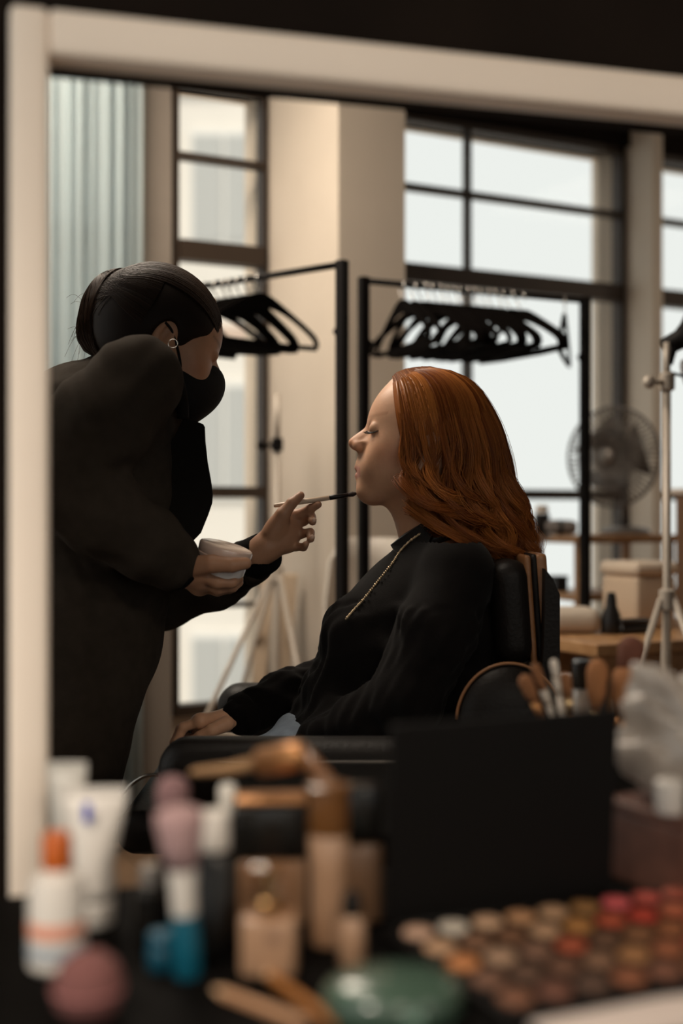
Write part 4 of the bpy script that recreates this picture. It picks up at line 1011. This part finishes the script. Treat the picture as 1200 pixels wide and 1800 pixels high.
# tall cabinet at the right edge
cb = thing('wooden_cabinet', 'tall brown wooden cabinet at the right edge of the picture', 'cabinet', (P(1312, 900, 4.2).x, 4.2, 0))
cC = P(1312, 900, 4.2)
o = MB(); yaw_box(o, (cC.x, cC.y, .57), (.30, .36, 1.14)); o.build('body', m_wood2, cb)
for q in (-1, 1):
    p = Vector((cC.x, cC.y, 0))+RW@Vector((q*.074, -.185, 0)); o = MB(); yaw_box(o, (p.x, p.y, .57), (.142, .02, 1.06)); dr = o.build('door', m_wood2, cb)
    p2 = Vector((cC.x, cC.y, 0))+RW@Vector((q*.016, -.20, 0)); MB().tube([(p2.x, p2.y, .55), (p2.x, p2.y, .65)], .006, 8).build('handle', m_silver, dr, True)
o = MB(); yaw_box(o, (cC.x, cC.y, 1.15), (.33, .40, .02)); o.build('top_board', m_frame, cb)
# fan on the shelf
fc = P(1077, 803, 4.5); fan = thing('desk_fan', 'round grey desk fan with wire guard on the wooden shelf', 'fan', (fc.x, fc.y, 1.0))
m_fan = mat('fan_grey_plastic', (.10, .085, .075), .4); m_wire = mat('fan_wire', (.17, .145, .125), .4, metal=.5); m_blade = mat('fan_blade_smoke', (.10, .085, .075), .25)
RF = Matrix.Translation(fc) @ Matrix.Rotation(math.radians(-38), 4, 'Z') @ Matrix.Rotation(math.pi/2, 4, 'X')     # local z = fan axis towards the viewer
FR = .178
def fpt(r, a, z): return RF@Vector((r*math.cos(a), r*math.sin(a), z))
for sgn, nm in ((1, 'front_guard'), (-1, 'rear_guard')):
    o = MB()
    for k in range(60):
        a = 2*math.pi*k/60; o.tube([fpt(.035, a, sgn*.045), fpt(.11, a, sgn*.043), fpt(.16, a, sgn*.03), fpt(FR, a, sgn*.004)], .0021, 4)
    for rr, zz in ((.06, .045), (.115, .043)): o.tube([fpt(rr, t, sgn*zz) for t in np.linspace(0, 2*math.pi, 40)], .0014, 5)
    o.lathe([(.002, sgn*.043), (.036, sgn*.043), (.036, sgn*.048), (.002, sgn*.05)], 20, RF); g = o.build(nm, m_wire, fan, True)
    g['kind'] = 'stuff'
o = MB(); o.tube([fpt(FR, t, 0) for t in np.linspace(0, 2*math.pi, 60)], .0055, 8); o.build('guard_rim', m_fan, fan, True)
for k in range(3):
    o = MB(); vs = []; a0 = 2*math.pi*k/3
    for i in range(9):
        r_ = .03+.125*i/8; wd = .28+.42*math.sin(math.pi*min(1, i/7.5)*.62)
        for q in (-1, 1): vs.append(fpt(r_, a0+q*wd+.25*i/8, q*.022*(1-.3*i/8)))
    vs2 = [v+(RF.to_3x3()@Vector((0, 0, .0025))) for v in vs]; n0 = len(vs)
    fs = [(2*i, 2*i+1, 2*i+3, 2*i+2) for i in range(8)]; fs += [tuple(n0+j for j in f_) for f_ in fs]
    fs += [(2*i, 2*i+2, n0+2*i+2, n0+2*i) for i in range(8)]+[(2*i+1, 2*i+3, n0+2*i+3, n0+2*i+1) for i in range(8)]+[(0, 1, n0+1, n0), (16, 17, n0+17, n0+16)]
    o.add(vs+vs2, fs); o.build('blade', m_blade, fan, True)
o = MB(); o.lathe([(.03, -.16), (.05, -.15), (.055, -.06), (.045, -.045)], 20, RF); o.build('motor_housing', m_fan, fan, 'auto')
o = MB(); o.lathe([(.032, -.02), (.036, 0), (.03, .03), (.01, .036)], 20, RF); o.build('hub', m_fan, fan, 'auto')
bc_ = RF@Vector((0, 0, -.10)); o = MB(); o.tube([(bc_.x, bc_.y, 1.02), (bc_.x, bc_.y, bc_.z-.04)], [.018, .014], 12); o.build('stem', m_fan, fan, True)
o = MB(); o.lathe([(.09, 0), (.092, .008), (.08, .02), (.03, .03)], 24, Matrix.Translation((bc_.x, bc_.y, 1.0))); o.build('base', m_fan, fan, 'auto')
# small things on the shelves
def bottle(name, label, cat, base, prof, material, cap=None, capmat=None, group=None, n=24, capname='cap'):
    r = thing(name, label, cat, base, group)
    MB().lathe(prof, n, Matrix.Translation(base)).build('body', material, r, 'auto')
    if cap: MB().lathe(cap, n, Matrix.Translation(base)).build(capname, capmat, r, 'auto')
    return r
m_bk = mat('black_plastic', (.010, .008, .007), .35)
sp = lambda x, d, z: (P(x, 900, d).x, d, z)
bottle('black_jar', 'black jar with pale lid on the top shelf beside the red hair', 'jar', sp(952, 4.42, 1.0), [(.025, 0), (.028, .004), (.028, .07), (.024, .075)], m_bk, [(.022, .076), (.022, .10), (.018, .104)], mat('pale_lid', (.7, .6, .5), .4))
o = thing('rolled_cloth', 'grey rolled cloth lying on the top shelf', 'cloth', sp(985, 4.40, 1.0))
q = MB(); c = Vector(sp(985, 4.40, 1.026)); q.tube([c+Vector((-.055, 0, 0)), c+Vector((-.03, 0, .002)), c+Vector((.03, 0, 0)), c+Vector((.055, 0, 0))], [.018, .025, .026, .020], 14); q.build('roll', mat('grey_towel', (.26, .23, .21), .95, bump=.3, bscale=200), o, True)
q = MB(); q.tube([c+Vector((-.01, 0, 0)), c+Vector((.004, 0, 0))], [.0275, .0275], 16); q.build('band', m_bk, o, True)
bt = thing('black_box', 'small black square box on the middle shelf', 'box', sp(981, 4.42, .80)); c = Vector(sp(981, 4.42, .80))
q = MB(); yaw_box(q, c+Vector((0, 0, .022)), (.05, .05, .044), .004); q.build('body', m_bk, bt)
q = MB(); yaw_box(q, c+Vector((0, 0, .050)), (.053, .053, .012), .003); q.build('lid', m_bk, bt)
# beige lidded storage bin on the desk
bn = thing('storage_bin', 'beige storage bin with rounded lid on the wooden desk', 'storage bin', sp(1122, 3.66, DKZ)); c = Vector(sp(1122, 3.66, DKZ))
m_bin = mat('beige_plastic', (.66, .50, .36), .5, var=.04, scale=5)
q = MB(); yaw_box(q, c+Vector((0, 0, .075)), (.145, .16, .15), .012); q.build('body', m_bin, bn, 'auto')
q = MB(); yaw_box(q, c+Vector((0, 0, .172)), (.160, .175, .042), .018); q.build('lid', mat('cream_plastic', (.72, .58, .45), .45), bn, 'auto')
bottle('spray_bottle', 'tapered black spray bottle on the wooden desk', 'bottle', sp(1074, 3.45, DKZ), [(.028, 0), (.030, .004), (.026, .05), (.016, .075), (.014, .10)], m_bk, [(.012, .10), (.012, .112), (.006, .114)], m_bk)
dv = thing('hair_straightener', 'flat black hair tool lying beside the spray bottle', 'hair tool', sp(1112, 3.45, DKZ)); c = Vector(sp(1112, 3.45, DKZ))
q = MB(); yaw_box(q, c+Vector((.0, 0, .013)), (.10, .035, .026), .01); q.build('plate_arm', m_bk, dv, 'auto')
q = MB(); yaw_box(q, c+Vector((.0, 0, .034)), (.10, .035, .016), .007); q.build('upper_arm', m_bk, dv, 'auto')
ms_ = thing('cream_cushion', 'cream cushion on the desk end by the chair back', 'cushion', sp(1003, 3.5, DKZ)); c = Vector(sp(1003, 3.5, DKZ))
f = Field(np.array(c)-np.array((.12, .12, .02)), np.array(c)+np.array((.12, .12, .09)), .006); f.rbox(c+Vector((0, 0, .035)), (.075, .075, .034), .03, .01); V, Q = f.mesh(2); np_mesh('pad', V, Q, mat('cream_fabric', (.55, .46, .37), .9, bump=.1), ms_)
q = MB(); q.tube([c+Vector((.072*math.copysign(abs(math.cos(t))**.35, math.cos(t)), .072*math.copysign(abs(math.sin(t))**.35, math.sin(t)), .035)) for t in np.linspace(0, 2*math.pi, 48)], .003, 6); q.build('piping', m_frame, ms_, True)
# white moulded chair seen between the racks
wc = thing('white_chair', 'white moulded chair seen between the two racks', 'chair', sp(650, 3.82, 0)); c = Vector(sp(650, 3.82, 0))
m_wp = mat('white_moulded_plastic', (.74, .66, .57), .35)
vs = []; nn_ = 18
for lvl, (z, r_, op) in enumerate(((.46, .13, 1.0), (.60, .14, 1.0), (.80, .145, .95), (.93, .14, .8), (1.0, .12, .55))):
    for i in range(nn_+1):
        a = math.pi/2+ (i/nn_-.5)*2*1.5*op; vs.append(c+Vector((r_*math.cos(a), r_*math.sin(a)*.9, z)))
o = MB(); o.add(vs, [(l*(nn_+1)+i, l*(nn_+1)+i+1, (l+1)*(nn_+1)+i+1, (l+1)*(nn_+1)+i) for l in range(4) for i in range(nn_)]); b_ = o.build('shell_back', m_wp, wc, True)
sd_ = b_.modifiers.new('thick', 'SOLIDIFY'); sd_.thickness = .012
o = MB(); o.lathe([(.10, .435), (.13, .44), (.14, .455), (.13, .468), (.08, .462)], 28, Matrix.Translation(c)); o.build('seat', m_wp, wc, 'auto')
for q in (0, 1, 2, 3):
    a = math.pi/4+q*math.pi/2; MB().tube([c+Vector((.08*math.cos(a), .08*math.sin(a), .44)), c+Vector((.14*math.cos(a), .14*math.sin(a), .0))], [.012, .009], 8).build('leg', m_wood, wc, True)
# boards leaning against the pillar
for i, (x, w, lbl) in enumerate(((446, .045, 'narrow pale board leaning against the broad pillar, left one'), (486, .05, 'wider pale board leaning against the broad pillar'))):
    b0 = P(x-14, 900, 4.05); b1 = P(x+24, 1010, 4.20)
    o = MB(); a_ = Vector((b0.x, b0.y, 0.0)); d_ = b1-a_; wv = Vector((w/2, 0, 0)); tv = Vector((0, .012, .003))
    o.add([a_-wv-tv, a_+wv-tv, a_+wv+tv, a_-wv+tv, b1-wv-tv, b1+wv-tv, b1+wv+tv, b1-wv+tv], [(0, 1, 2, 3), (7, 6, 5, 4), (0, 4, 5, 1), (1, 5, 6, 2), (2, 6, 7, 3), (3, 7, 4, 0)])
    bo = o.build('leaning_board', mat('pale_board', (.5, .38, .27), .7, var=.1, scale=8, stretch=(8, 8, 1)), None, False, a_); tag(bo, lbl, 'board', 'leaning boards')
# ------------------------------------------------------------------ cosmetics on the table in front of the mirror
m_white = mat('white_plastic', (.64, .585, .525), .35, var=.03, scale=10); m_offw = mat('grey_white_plastic', (.46, .43, .385), .4)
m_beige = mat('beige_liquid_glass', (.27, .145, .078), .3, coat=.3, var=.08, scale=12); m_beige2 = mat('peach_liquid_glass', (.36, .21, .125), .3, coat=.3)
m_gold = mat('pale_gold_metal', (.62, .44, .24), .25, metal=.9); m_copper = mat('copper_metal', (.46, .21, .08), .38, metal=.7)
m_blk = mat('gloss_black_plastic', (.008, .007, .006), .22)
def on(x, d): return Vector(((x-600)/FPX*d, d, TZ))
def px(v, d): return v/FPX*d
def tube_pack(label, x, d, ytop, wtop, material, mark=None, tilt=0.):
    b = on(x, d); H = CAMZ+(900-ytop)/FPX*d-TZ; r = thing('cosmetic_tube', label, 'tube', b, 'cosmetic tubes'); hw = px(wtop, d)/2; n = 24; vs = []
    M = Matrix.Translation(b) @ Matrix.Rotation(tilt, 4, 'Y')
    lev = [(0, .018, .018), (.1, .019, .019), (.35, hw*.62, .019), (.65, hw*.82, .014), (.9, hw*.97, .006), (1., hw, .0022)]
    z0 = .022
    for t, rx, ry in lev:
        for k in range(n):
            a = 2*math.pi*k/n; vs.append(M@Vector((rx*math.cos(a), ry*math.sin(a), z0+(H-z0-.004)*t)))
    o = MB().add(vs, [(i*n+k, i*n+(k+1) % n, (i+1)*n+(k+1) % n, (i+1)*n+k) for i in range(len(lev)-1) for k in range(n)]+[tuple(range(n-1, -1, -1)), tuple(range((len(lev)-1)*n, len(lev)*n))])
    o.build('body', material, r, True)
    MB().lathe([(.017, 0), (.0185, .002), (.0185, .019), (.0165, .0215)], 24, M).build('screw_cap', m_white, r, 'auto')
    MB().box(M@Vector((0, 0, H-.002)), (2*hw, .0035, .010), None, .001).build('crimp', material, r)
    if mark:
        mx, my, mw, mh, mc_ = mark; c = P(mx, my, d-.0165); MB().box(c, (px(mw, d), .0015, px(mh, d)), None).build('printed_mark', mc_, r)
    return r
tube_pack('large white cosmetic tube with a blue mark standing before the frame', 165, 1.05, 1390, 116, m_white, (153, 1428, 13, 34, mat('blue_print', (.03, .06, .42), .5)))
tube_pack('grey white cosmetic tube behind the blue marked tube', 118, 1.085, 1346, 70, m_offw)
# bottle with orange cap
b = on(100, .95); r = thing('lotion_bottle', 'white lotion bottle with an orange cap and salmon band', 'bottle', b); M = Matrix.Translation(b)
MB().lathe([(.019, 0), (.0215, .003), (.0215, .060), (.018, .069), (.010, .073), (.010, .076)], 28, M).build('body', m_white, r, 'auto')
MB().lathe([(.0216, .026), (.0219, .027), (.0219, .036), (.0216, .037)], 28, M).build('salmon_band', mat('salmon_print', (.72, .30, .20), .5), r, 'auto')
MB().lathe([(.0216, .010), (.0219, .011), (.0219, .019), (.0216, .020)], 28, M).build('grey_band', mat('grey_blue_print', (.36, .40, .44), .5), r, 'auto')
MB().lathe([(.0105, .075), (.0112, .077), (.0112, .098), (.009, .102)], 24, M).build('cap', mat('orange_plastic', (.48, .10, .012), .35), r, 'auto')
# dusty pink sponge
b = on(155, .855); r = thing('makeup_sponge', 'dusty pink makeup sponge at the bottom left corner', 'sponge', b)
MB().lathe([(.010, 0), (.018, .003), (.0235, .014), (.0238, .026), (.020, .036), (.012, .043), (.003, .046)], 28, Matrix.Translation(b)).build('body', mat('dusty_pink_foam', (.17, .065, .058), .9, bump=.3, bscale=500), r, True)
MB().tube([b+Vector((.0239*math.cos(t), .0239*math.sin(t), .020)) for t in np.linspace(0, 2*math.pi, 32)], .0007, 5).build('seam', mat('pink_foam_seam', (.5, .2, .19), .9), r, True)
# standing pink brush with teal handle
b = on(330, .93); r = thing('powder_brush', 'pink powder brush standing on a teal handle', 'brush', b); M = Matrix.Translation(b) @ Matrix.Rotation(math.radians(-3), 4, 'Y')
MB().lathe([(.0095, 0), (.011, .003), (.0112, .028), (.0095, .046)], 22, M).build('handle', mat('teal_plastic', (.006, .085, .13), .3), r, 'auto')
MB().lathe([(.0088, .046), (.0095, .048), (.0098, .064), (.0112, .080)], 22, M).build('ferrule', m_white, r, 'auto')
MB().lathe([(.0108, .079), (.0155, .098), (.0185, .116), (.0178, .122), (.010, .1255)], 22, M).build('bristles', mat('pink_bristle', (.42, .26, .25), .9, bump=.5, bscale=600, stretch=(1, 1, .1)), r, True)
bottle('cream_pot', 'small teal pot beside the pink brush', 'jar', on(285, .945), [(.010, 0), (.0115, .002), (.0115, .016), (.010, .018)], mat('teal_pot', (.004, .05, .08), .35), [(.0105, .0185), (.0108, .026), (.009, .028)], mat('teal_lid', (.005, .06, .10), .35))
b = on(288, 1.06); r = thing('powder_brush', 'mauve brush with black handle behind the pink brush', 'brush', b); M = Matrix.Translation(b) @ Matrix.Rotation(math.radians(4), 4, 'Y')
MB().lathe([(.010, 0), (.0115, .004), (.009, .06), (.0095, .075)], 20, M).build('handle', m_blk, r, 'auto')
MB().lathe([(.0100, .075), (.0105, .077), (.0105, .086), (.0112, .090)], 20, M).build('ferrule', m_blk, r, 'auto')
MB().lathe([(.0108, .089), (.0135, .10), (.0142, .112), (.009, .120), (.002, .122)], 20, M).build('bristles', mat('mauve_bristle', (.24, .13, .13), .9, bump=.5, bscale=600), r, True)
bottle('nail_bottle', 'short black bottle with a silver cap before the dark gap', 'bottle', on(264, 1.01), [(.012, 0), (.014, .002), (.014, .038), (.008, .044)], m_blk, [(.0085, .044), (.0085, .058), (.006, .060)], mat('dull_silver', (.5, .46, .42), .3, metal=.8))
bottle('black_bottle', 'black bottle with a white cap right of the pink brush', 'bottle', on(375, .985), [(.018, 0), (.0205, .003), (.0205, .070), (.014, .080)], m_blk, [(.0125, .0805), (.0130, .083), (.0130, .106), (.0115, .109)], m_white)
def box_bottle(name, label, x, d, w, dep, zs, mats, rot=0., neck=None):
    b = on(x, d); r = thing(name, label, 'bottle', b); R = Matrix.Rotation(rot, 3, 'Z')
    for (z0, z1, sc, nm), mt in zip(zs, mats): MB().box(b+Vector((0, 0, (z0+z1)/2)), (w*sc, dep*sc, z1-z0), R, .004).build(nm, mt, r, 'auto')
    if neck: neck(b, r)
    return r
# broad foundation bottle with black cap
box_bottle('foundation_bottle', 'broad foundation bottle with a big black cap and copper rim', 476, 1.06, .060, .034, [(0, .054, 1, 'body'), (.0545, .100, 1.03, 'cap'), (.1003, .1055, 1.0, 'rim')], [m_beige, m_blk, m_copper], .05)
b = on(400, 1.075); r = thing('glass_vial', 'slim clear glass vial beside the black cap', 'vial', b)
MB().lathe([(.006, 0), (.007, .002), (.007, .095), (.005, .1)], 18, Matrix.Translation(b)).build('body', m_blk, r, 'auto')
MB().lathe([(.0072, .085), (.0078, .087), (.0078, .108), (.006, .111)], 18, Matrix.Translation(b)).build('stopper', mat('pale_glass', (.7, .64, .56), .15, coat=.5), r, 'auto')
# pump bottle
def pump(b, r):
    MB().lathe([(.0075, .0455), (.0078, .047), (.0078, .054), (.004, .055), (.004, .066), (.0062, .067), (.0062, .079), (.005, .080)], 20, Matrix.Translation(b)).build('pump', m_gold, r, 'auto')
    MB().box(b+Vector((.004, -.0142, .031)), (.009, .001, .007), None).build('label_mark', mat('brown_print', (.20, .11, .07), .6), r)
    MB().lathe([(.0155, .045), (.0162, .047), (.0162, .082), (.012, .084)], 20, Matrix.Translation(b)).build('clear_cap', glass_mat('clear_cap_plastic', (.93, .86, .78), .10), r, 'auto')
box_bottle('pump_bottle', 'square peach foundation bottle with a gold pump under a clear cap', 473, .937, .041, .027, [(0, .045, 1, 'body')], [m_beige2], -.06, pump)
bottle('concealer_bottle', 'tall slim beige bottle with an amber cap', 'bottle', on(577, 1.0), [(.0125, 0), (.0142, .002), (.0145, .060), (.0160, .085), (.014, .088)], m_beige2, [(.0150, .0885), (.0165, .092), (.0160, .122), (.0180, .124), (.0180, .127), (.0145, .1285)], mat('amber_cap', (.14, .055, .014), .3, coat=.4), n=26)
box_bottle('foundation_bottle', 'beige foundation bottle with a black cap beside the tall amber capped bottle', 634, 1.06, .034, .026, [(0, .066, 1, 'body'), (.0665, .115, 1.0, 'cap')], [m_beige, m_blk], .1)
bottle('polish_bottle', 'tiny peach bottle with a black tapered cap', 'bottle', on(618, .957), [(.009, 0), (.0102, .002), (.0102, .032), (.007, .037)], m_beige2, [(.0078, .0375), (.0082, .040), (.006, .054), (.004, .055)], m_blk)
# brush lying across the caps
r = thing('large_brush', 'large brush with copper ferrule lying across the bottle caps', 'brush', P(495, 1332, 1.06))
MB().tube([P(332, 1358, 1.10), P(345, 1357, 1.10), P(400, 1352, 1.09), P(458, 1340, 1.08)], [.0015, .0040, .0052, .0065], 16).build('bristles', mat('brown_tan_bristle', (.34, .19, .09), .9, bump=.5, bscale=500), r, True)
MB().tube([P(456, 1341, 1.08), P(460, 1340, 1.08), P(530, 1328, 1.055), P(534, 1328, 1.055)], [.010, .0125, .0120, .010], 20).build('ferrule', m_copper, r, True)
MB().tube([P(533, 1328, 1.055), P(556, 1352, 1.04), P(604, 1402, 1.0)], [.0085, .0075, .005], 14).build('handle', mat('reddish_wood', (.15, .06, .02), .4), r, True)
# pencils on the table
def pencil(label, p0, p1, rad, col):
    a, b = T(*p0), T(*p1); a = Vector((a.x, a.y, TZ+rad)); b = Vector((b.x, b.y, TZ+rad)); v = b-a; r = thing('makeup_pencil', label, 'pencil', (a.x, a.y, TZ), 'pencils on the table')
    MB().tube([a+v*.14, b], rad, 6).build('shaft', col, r)
    MB().tube([a+v*.03, a+v*.14], [rad*.35, rad], 10).build('sharpened_wood', mat('pencil_wood', (.55, .35, .2), .7), r, True)
    MB().tube([a, a+v*.03], [rad*.08, rad*.35], 8).build('tip', mat('pencil_lead', (.12, .05, .03), .6), r, True)
pencil('peach makeup pencil lying nearest the table edge', (372, 1748), (540, 1812), .0042, mat('peach_lacquer', (.42, .22, .115), .35))
pencil('orange brown makeup pencil beside the green compact', (462, 1716), (590, 1812), .0044, mat('orange_lacquer', (.32, .12, .03), .35))
# green compact
b = T(690, 1784); r = thing('compact_case', 'rounded glossy green compact case in front of the palette', 'compact', (b.x, b.y, TZ)); M = Matrix.Translation((b.x, b.y, TZ)) @ Matrix.Rotation(.3, 4, 'Z')
m_green = mat('sea_green_gloss', (.045, .078, .055), .25, coat=.5, var=.15, scale=8)
MB().lathe([(.040, 0), (.0475, .002), (.0495, .008), (.0495, .0115)], 44, M, 1, .82).build('base', m_green, r, 'auto')
MB().lathe([(.0495, .0122), (.0495, .016), (.046, .0225), (.034, .0275), (.015, .0295), (.002, .030)], 44, M, 1, .82).build('lid', m_green, r, True)
MB().box(M@Vector((0, -.0412, .012)), (.012, .004, .007), Matrix.Rotation(.3, 3, 'Z'), .001).build('clasp', mat('green_clasp', (.16, .26, .2), .3), r)

# ------------------------------------------------------------------ open eyeshadow palette
def TP(x, y):                         # same for the plane of the pan tops
    return P(x, y, FPX*(CAMZ-TZ-.0145)/(y-900))
pv = [TP(735, 1632), TP(1082, 1580), TP(877, 1754)]; U7 = (pv[1]-pv[0])/6; O5 = (pv[2]-pv[0])/4
ux = Vector((U7.x, U7.y, 0)).normalized(); uy = Vector((O5.x, O5.y, 0)); uy = (uy-ux*uy.dot(ux)).normalized(); PR = Matrix((ux, -uy, Vector((0, 0, 1)))).transposed()
sx_, sy_ = U7.length, .0365; PO = Vector((pv[0].x, pv[0].y, TZ))
def PL(a, b, z): return PO+ux*a+uy*b+Vector((0, 0, z))
NC, NR = 9, 5
W0, W1, B0_, B1_ = -.020, (NC-1)*sx_+.026, -.026, (NR-1)*sy_+.024
pal = thing('makeup_palette', 'open black makeup palette with rows of round orange, brown and pink pans', 'palette', PL((W0+W1)/2, (B0_+B1_)/2, 0)-Vector((0, 0, 0)))
m_pal = mat('palette_black', (.005, .0042, .0038), .5, spec=.15)
MB().box(PL((W0+W1)/2, (B0_+B1_)/2, .005), (W1-W0, B1_-B0_, .010), PR, .003).build('tray', m_pal, pal)
# lid stands open along the back edge, leaning away a little
LW1 = .212
MB().box(PL((W0+.010+LW1)/2, B0_-.008, .088), (LW1-W0-.010, .006, .169), PR @ Matrix.Rotation(math.radians(4), 3, 'X'), .002).build('lid', m_pal, pal)
MB().tube([PL(W0+.014, B0_-.002, .008), PL(LW1-.01, B0_-.002, .008)], .003, 8).build('hinge', m_pal, pal, True)
COLS = [[(.52,.32,.22),(.55,.47,.38),(.50,.30,.18),(.42,.21,.10),(.42,.24,.13),(.26,.12,.035),(.62,.10,.10),(.40,.06,.04),(.3,.06,.03)],
        [(.48,.28,.16),(.20,.095,.05),(.17,.075,.035),(.44,.25,.14),(.40,.17,.045),(.42,.075,.03),(.48,.05,.025),(.42,.10,.04),(.4,.08,.03)],
        [(.52,.20,.07),(.40,.24,.15),(.20,.10,.06),(.36,.075,.03),(.13,.06,.03),(.22,.09,.035),(.30,.10,.035),(.50,.09,.03),(.4,.07,.03)],
        [(.18,.085,.05),(.12,.06,.035),(.15,.065,.035),(.22,.11,.06),(.36,.16,.06),(.32,.10,.04),(.40,.06,.03),(.3,.07,.03),(.3,.06,.03)],
        [(.20,.08,.04),(.16,.06,.035),(.10,.05,.03),(.26,.085,.035),(.20,.075,.04),(.22,.08,.03),(.25,.06,.03),(.2,.06,.03),(.2,.05,.03)]]
pr = [(.0116, .0085), (.0126, .0095), (.0126, .0118), (.0112, .0135), (.0075, .0145), (.001, .0148)]
for j in range(NR):
    for i in range(NC):
        c = PL(i*sx_, j*sy_, 0); cc_ = tuple(.92*q for q in COLS[j][i])
        MB().lathe(pr, 18, Matrix.Translation(c)).build('pan', mat('pan_%d_%d' % (j, i), cc_, .75, var=.1, scale=200), pal, True)
# white card at the bottom right corner
q = [T(905, 1792), T(1215, 1757), T(1290, 1800), T(1000, 1850)]
o = MB(); o.prism([(p.x, p.y, TZ+.0005) for p in q], (0, 0, .004)); k = o.build('white_card', mat('white_card_stock', (.66, .55, .49), .6), None, False, (q[0].x, q[0].y, TZ)); tag(k, 'white card box at the bottom right corner below the palette', 'box')

# ------------------------------------------------------------------ right side: brown box with pouch, brushes in a cup
bx = thing('drawer_box', 'reddish brown makeup box with tan knob under the clear pouch', 'box', on(1230, 1.16)); c = on(1226, 1.17); R = Matrix.Rotation(MROT+.25, 3, 'Z')
m_rb = wood('reddish_brown_wood', (.085, .034, .022), (.15, .062, .04), .4, (2, 14, 14))
MB().box(c+Vector((0, 0, .034)), (.135, .10, .066), R, .004).build('body', m_rb, bx)
MB().box(c+R@Vector((0, -.052, .020)), (.125, .006, .030), R, .002).build('drawer', m_rb, bx)
kn = c+R@Vector((-.042, -.060, .036)); MB().sphere(kn, .0125, 14, 10, (1.2, .8, .8), R).build('knob', mat('tan_knob', (.36, .22, .13), .5), bx, True)
MB().box(c+Vector((0, 0, .0725)), (.14, .105, .010), R, .003).build('top', m_rb, bx)
# crumpled clear plastic pouch
po = thing('plastic_pouch', 'crumpled pale plastic pouch on the reddish brown box', 'pouch', c+Vector((0, 0, .078)))
f = Field(np.array(c)+np.array((-.11, -.08, .07)), np.array(c)+np.array((.12, .10, .215)), .0035)
f.ell(c+Vector((.0, 0, .115)), (.075, .045, .036), .02); f.ell(c+Vector((.02, 0, .15)), (.055, .035, .045), .02); f.ell(c+Vector((-.045, 0, .155)), (.02, .022, .05), .02); f.ell(c+Vector((.05, -.01, .17)), (.03, .025, .03), .02)
f.wrinkle(lambda x, y, z: .005*np.sin(110*x+60*z+4*np.sin(50*y))*np.sin(90*z-40*x)+.003*np.sin(210*(x+y)+90*z))
V, Q = f.mesh(1); np_mesh('film', V, Q, mat('pale_plastic_film', (.36, .30, .25), .3, var=.45, scale=25, coat=.5), po)
MB().lathe([(.011, 0), (.0125, .002), (.0125, .028), (.010, .030)], 20, Matrix.Translation(c+R@Vector((-.066, -.03, .078)))).build('spout_cap', m_white, po, 'auto')
# brush cup
cu = on(1035, 1.46); r = thing('brush_cup', 'black cup full of makeup brushes behind the palette lid', 'cup', cu)
MB().lathe([(.036, 0), (.040, .003), (.043, .085), (.043, .088), (.039, .088), (.038, .01), (.01, .006)], 32, Matrix.Translation(cu), 1.6, 1.0).build('wall', m_blk, r, 'auto')
MB().tube([cu+Vector((.0685*math.cos(t), .043*math.sin(t), .088)) for t in np.linspace(0, 2*math.pi, 40)], .0016, 6).build('rim', m_silver, r, True)
def cup_brush(label, x0, x1, y1, L_, kind, d=1.46):
    a = on(x0, d)+Vector((0, 0, .012)); tip = P(x1, y1, d); v = tip-a; n = v.normalized(); r = thing('makeup_brush', label, 'brush', a, 'brushes in the black cup')
    hcol, fcol, bcol, hr, br_ = kind
    MB().tube([a, a+v*.3, a+v*(1-L_)*.86], [hr*.7, hr, hr*.9], 12).build('handle', hcol, r, True)
    MB().tube([a+v*(1-L_)*.855, a+v*(1-L_)], [hr*1.1, hr*1.25], 14).build('ferrule', fcol, r, True)
    e = a+v*(1-L_); MB().tube([e, e+v*L_*.35, e+v*L_*.75, e+v*L_*.93, tip], [hr*1.2, br_*.9, br_, br_*.7, br_*.15], 16).build('bristles', bcol, r, True)
mw_ = mat('white_lacquer', (.62, .54, .46), .3); mwd = mat('handle_wood', (.40, .20, .09), .4); mbr = mat('brown_bristle', (.24, .10, .04), .9, bump=.4, bscale=500); mbr2 = mat('russet_bristle', (.33, .135, .05), .9, bump=.4, bscale=500); mdk = mat('dark_fibre', (.02, .013, .01), .9)
cup_brush('big fluffy russet brush leaning right in the black cup', 1065, 1122, 1166, .42, (mwd, m_copper, mbr2, .008, .026))
cup_brush('dark brown rounded brush, tallest in the black cup', 1075, 1112, 1118, .27, (m_blk, m_blk, mat('deep_brown_bristle', (.12, .04, .022), .9), .006, .0155))
cup_brush('russet brush in the middle of the black cup', 1045, 1050, 1158, .36, (mwd, m_gold, mbr2, .006, .013))
cup_brush('dark slanted brush between the russet brushes', 1040, 1062, 1170, .5, (m_blk, m_blk, mdk, .005, .008))
cup_brush('pale handled brush leaning left in the black cup', 1020, 938, 1165, .2, (mw_, m_silver, mbr, .0042, .006))
cup_brush('thin pale brush standing left in the black cup', 1010, 972, 1158, .14, (mw_, m_silver, mw_, .004, .005))
cup_brush('tan wooden brush standing left of the silver bottle', 1022, 992, 1182, .2, (mwd, m_gold, mbr, .0042, .007))
cup_brush('short brown brush leaning far left in the black cup', 1012, 918, 1186, .22, (mwd, m_copper, mbr, .0045, .009))
bs = bottle('lash_serum_bottle', 'slim silver bottle with black cap behind the brush cup', 'bottle', on(1024, 1.53), [(.011, 0), (.0125, .002), (.0125, .128), (.010, .130)], mat('silver_white_glass', (.55, .52, .48), .2, metal=.4), [(.0132, .1305), (.0138, .133), (.0138, .162), (.012, .164)], m_blk)
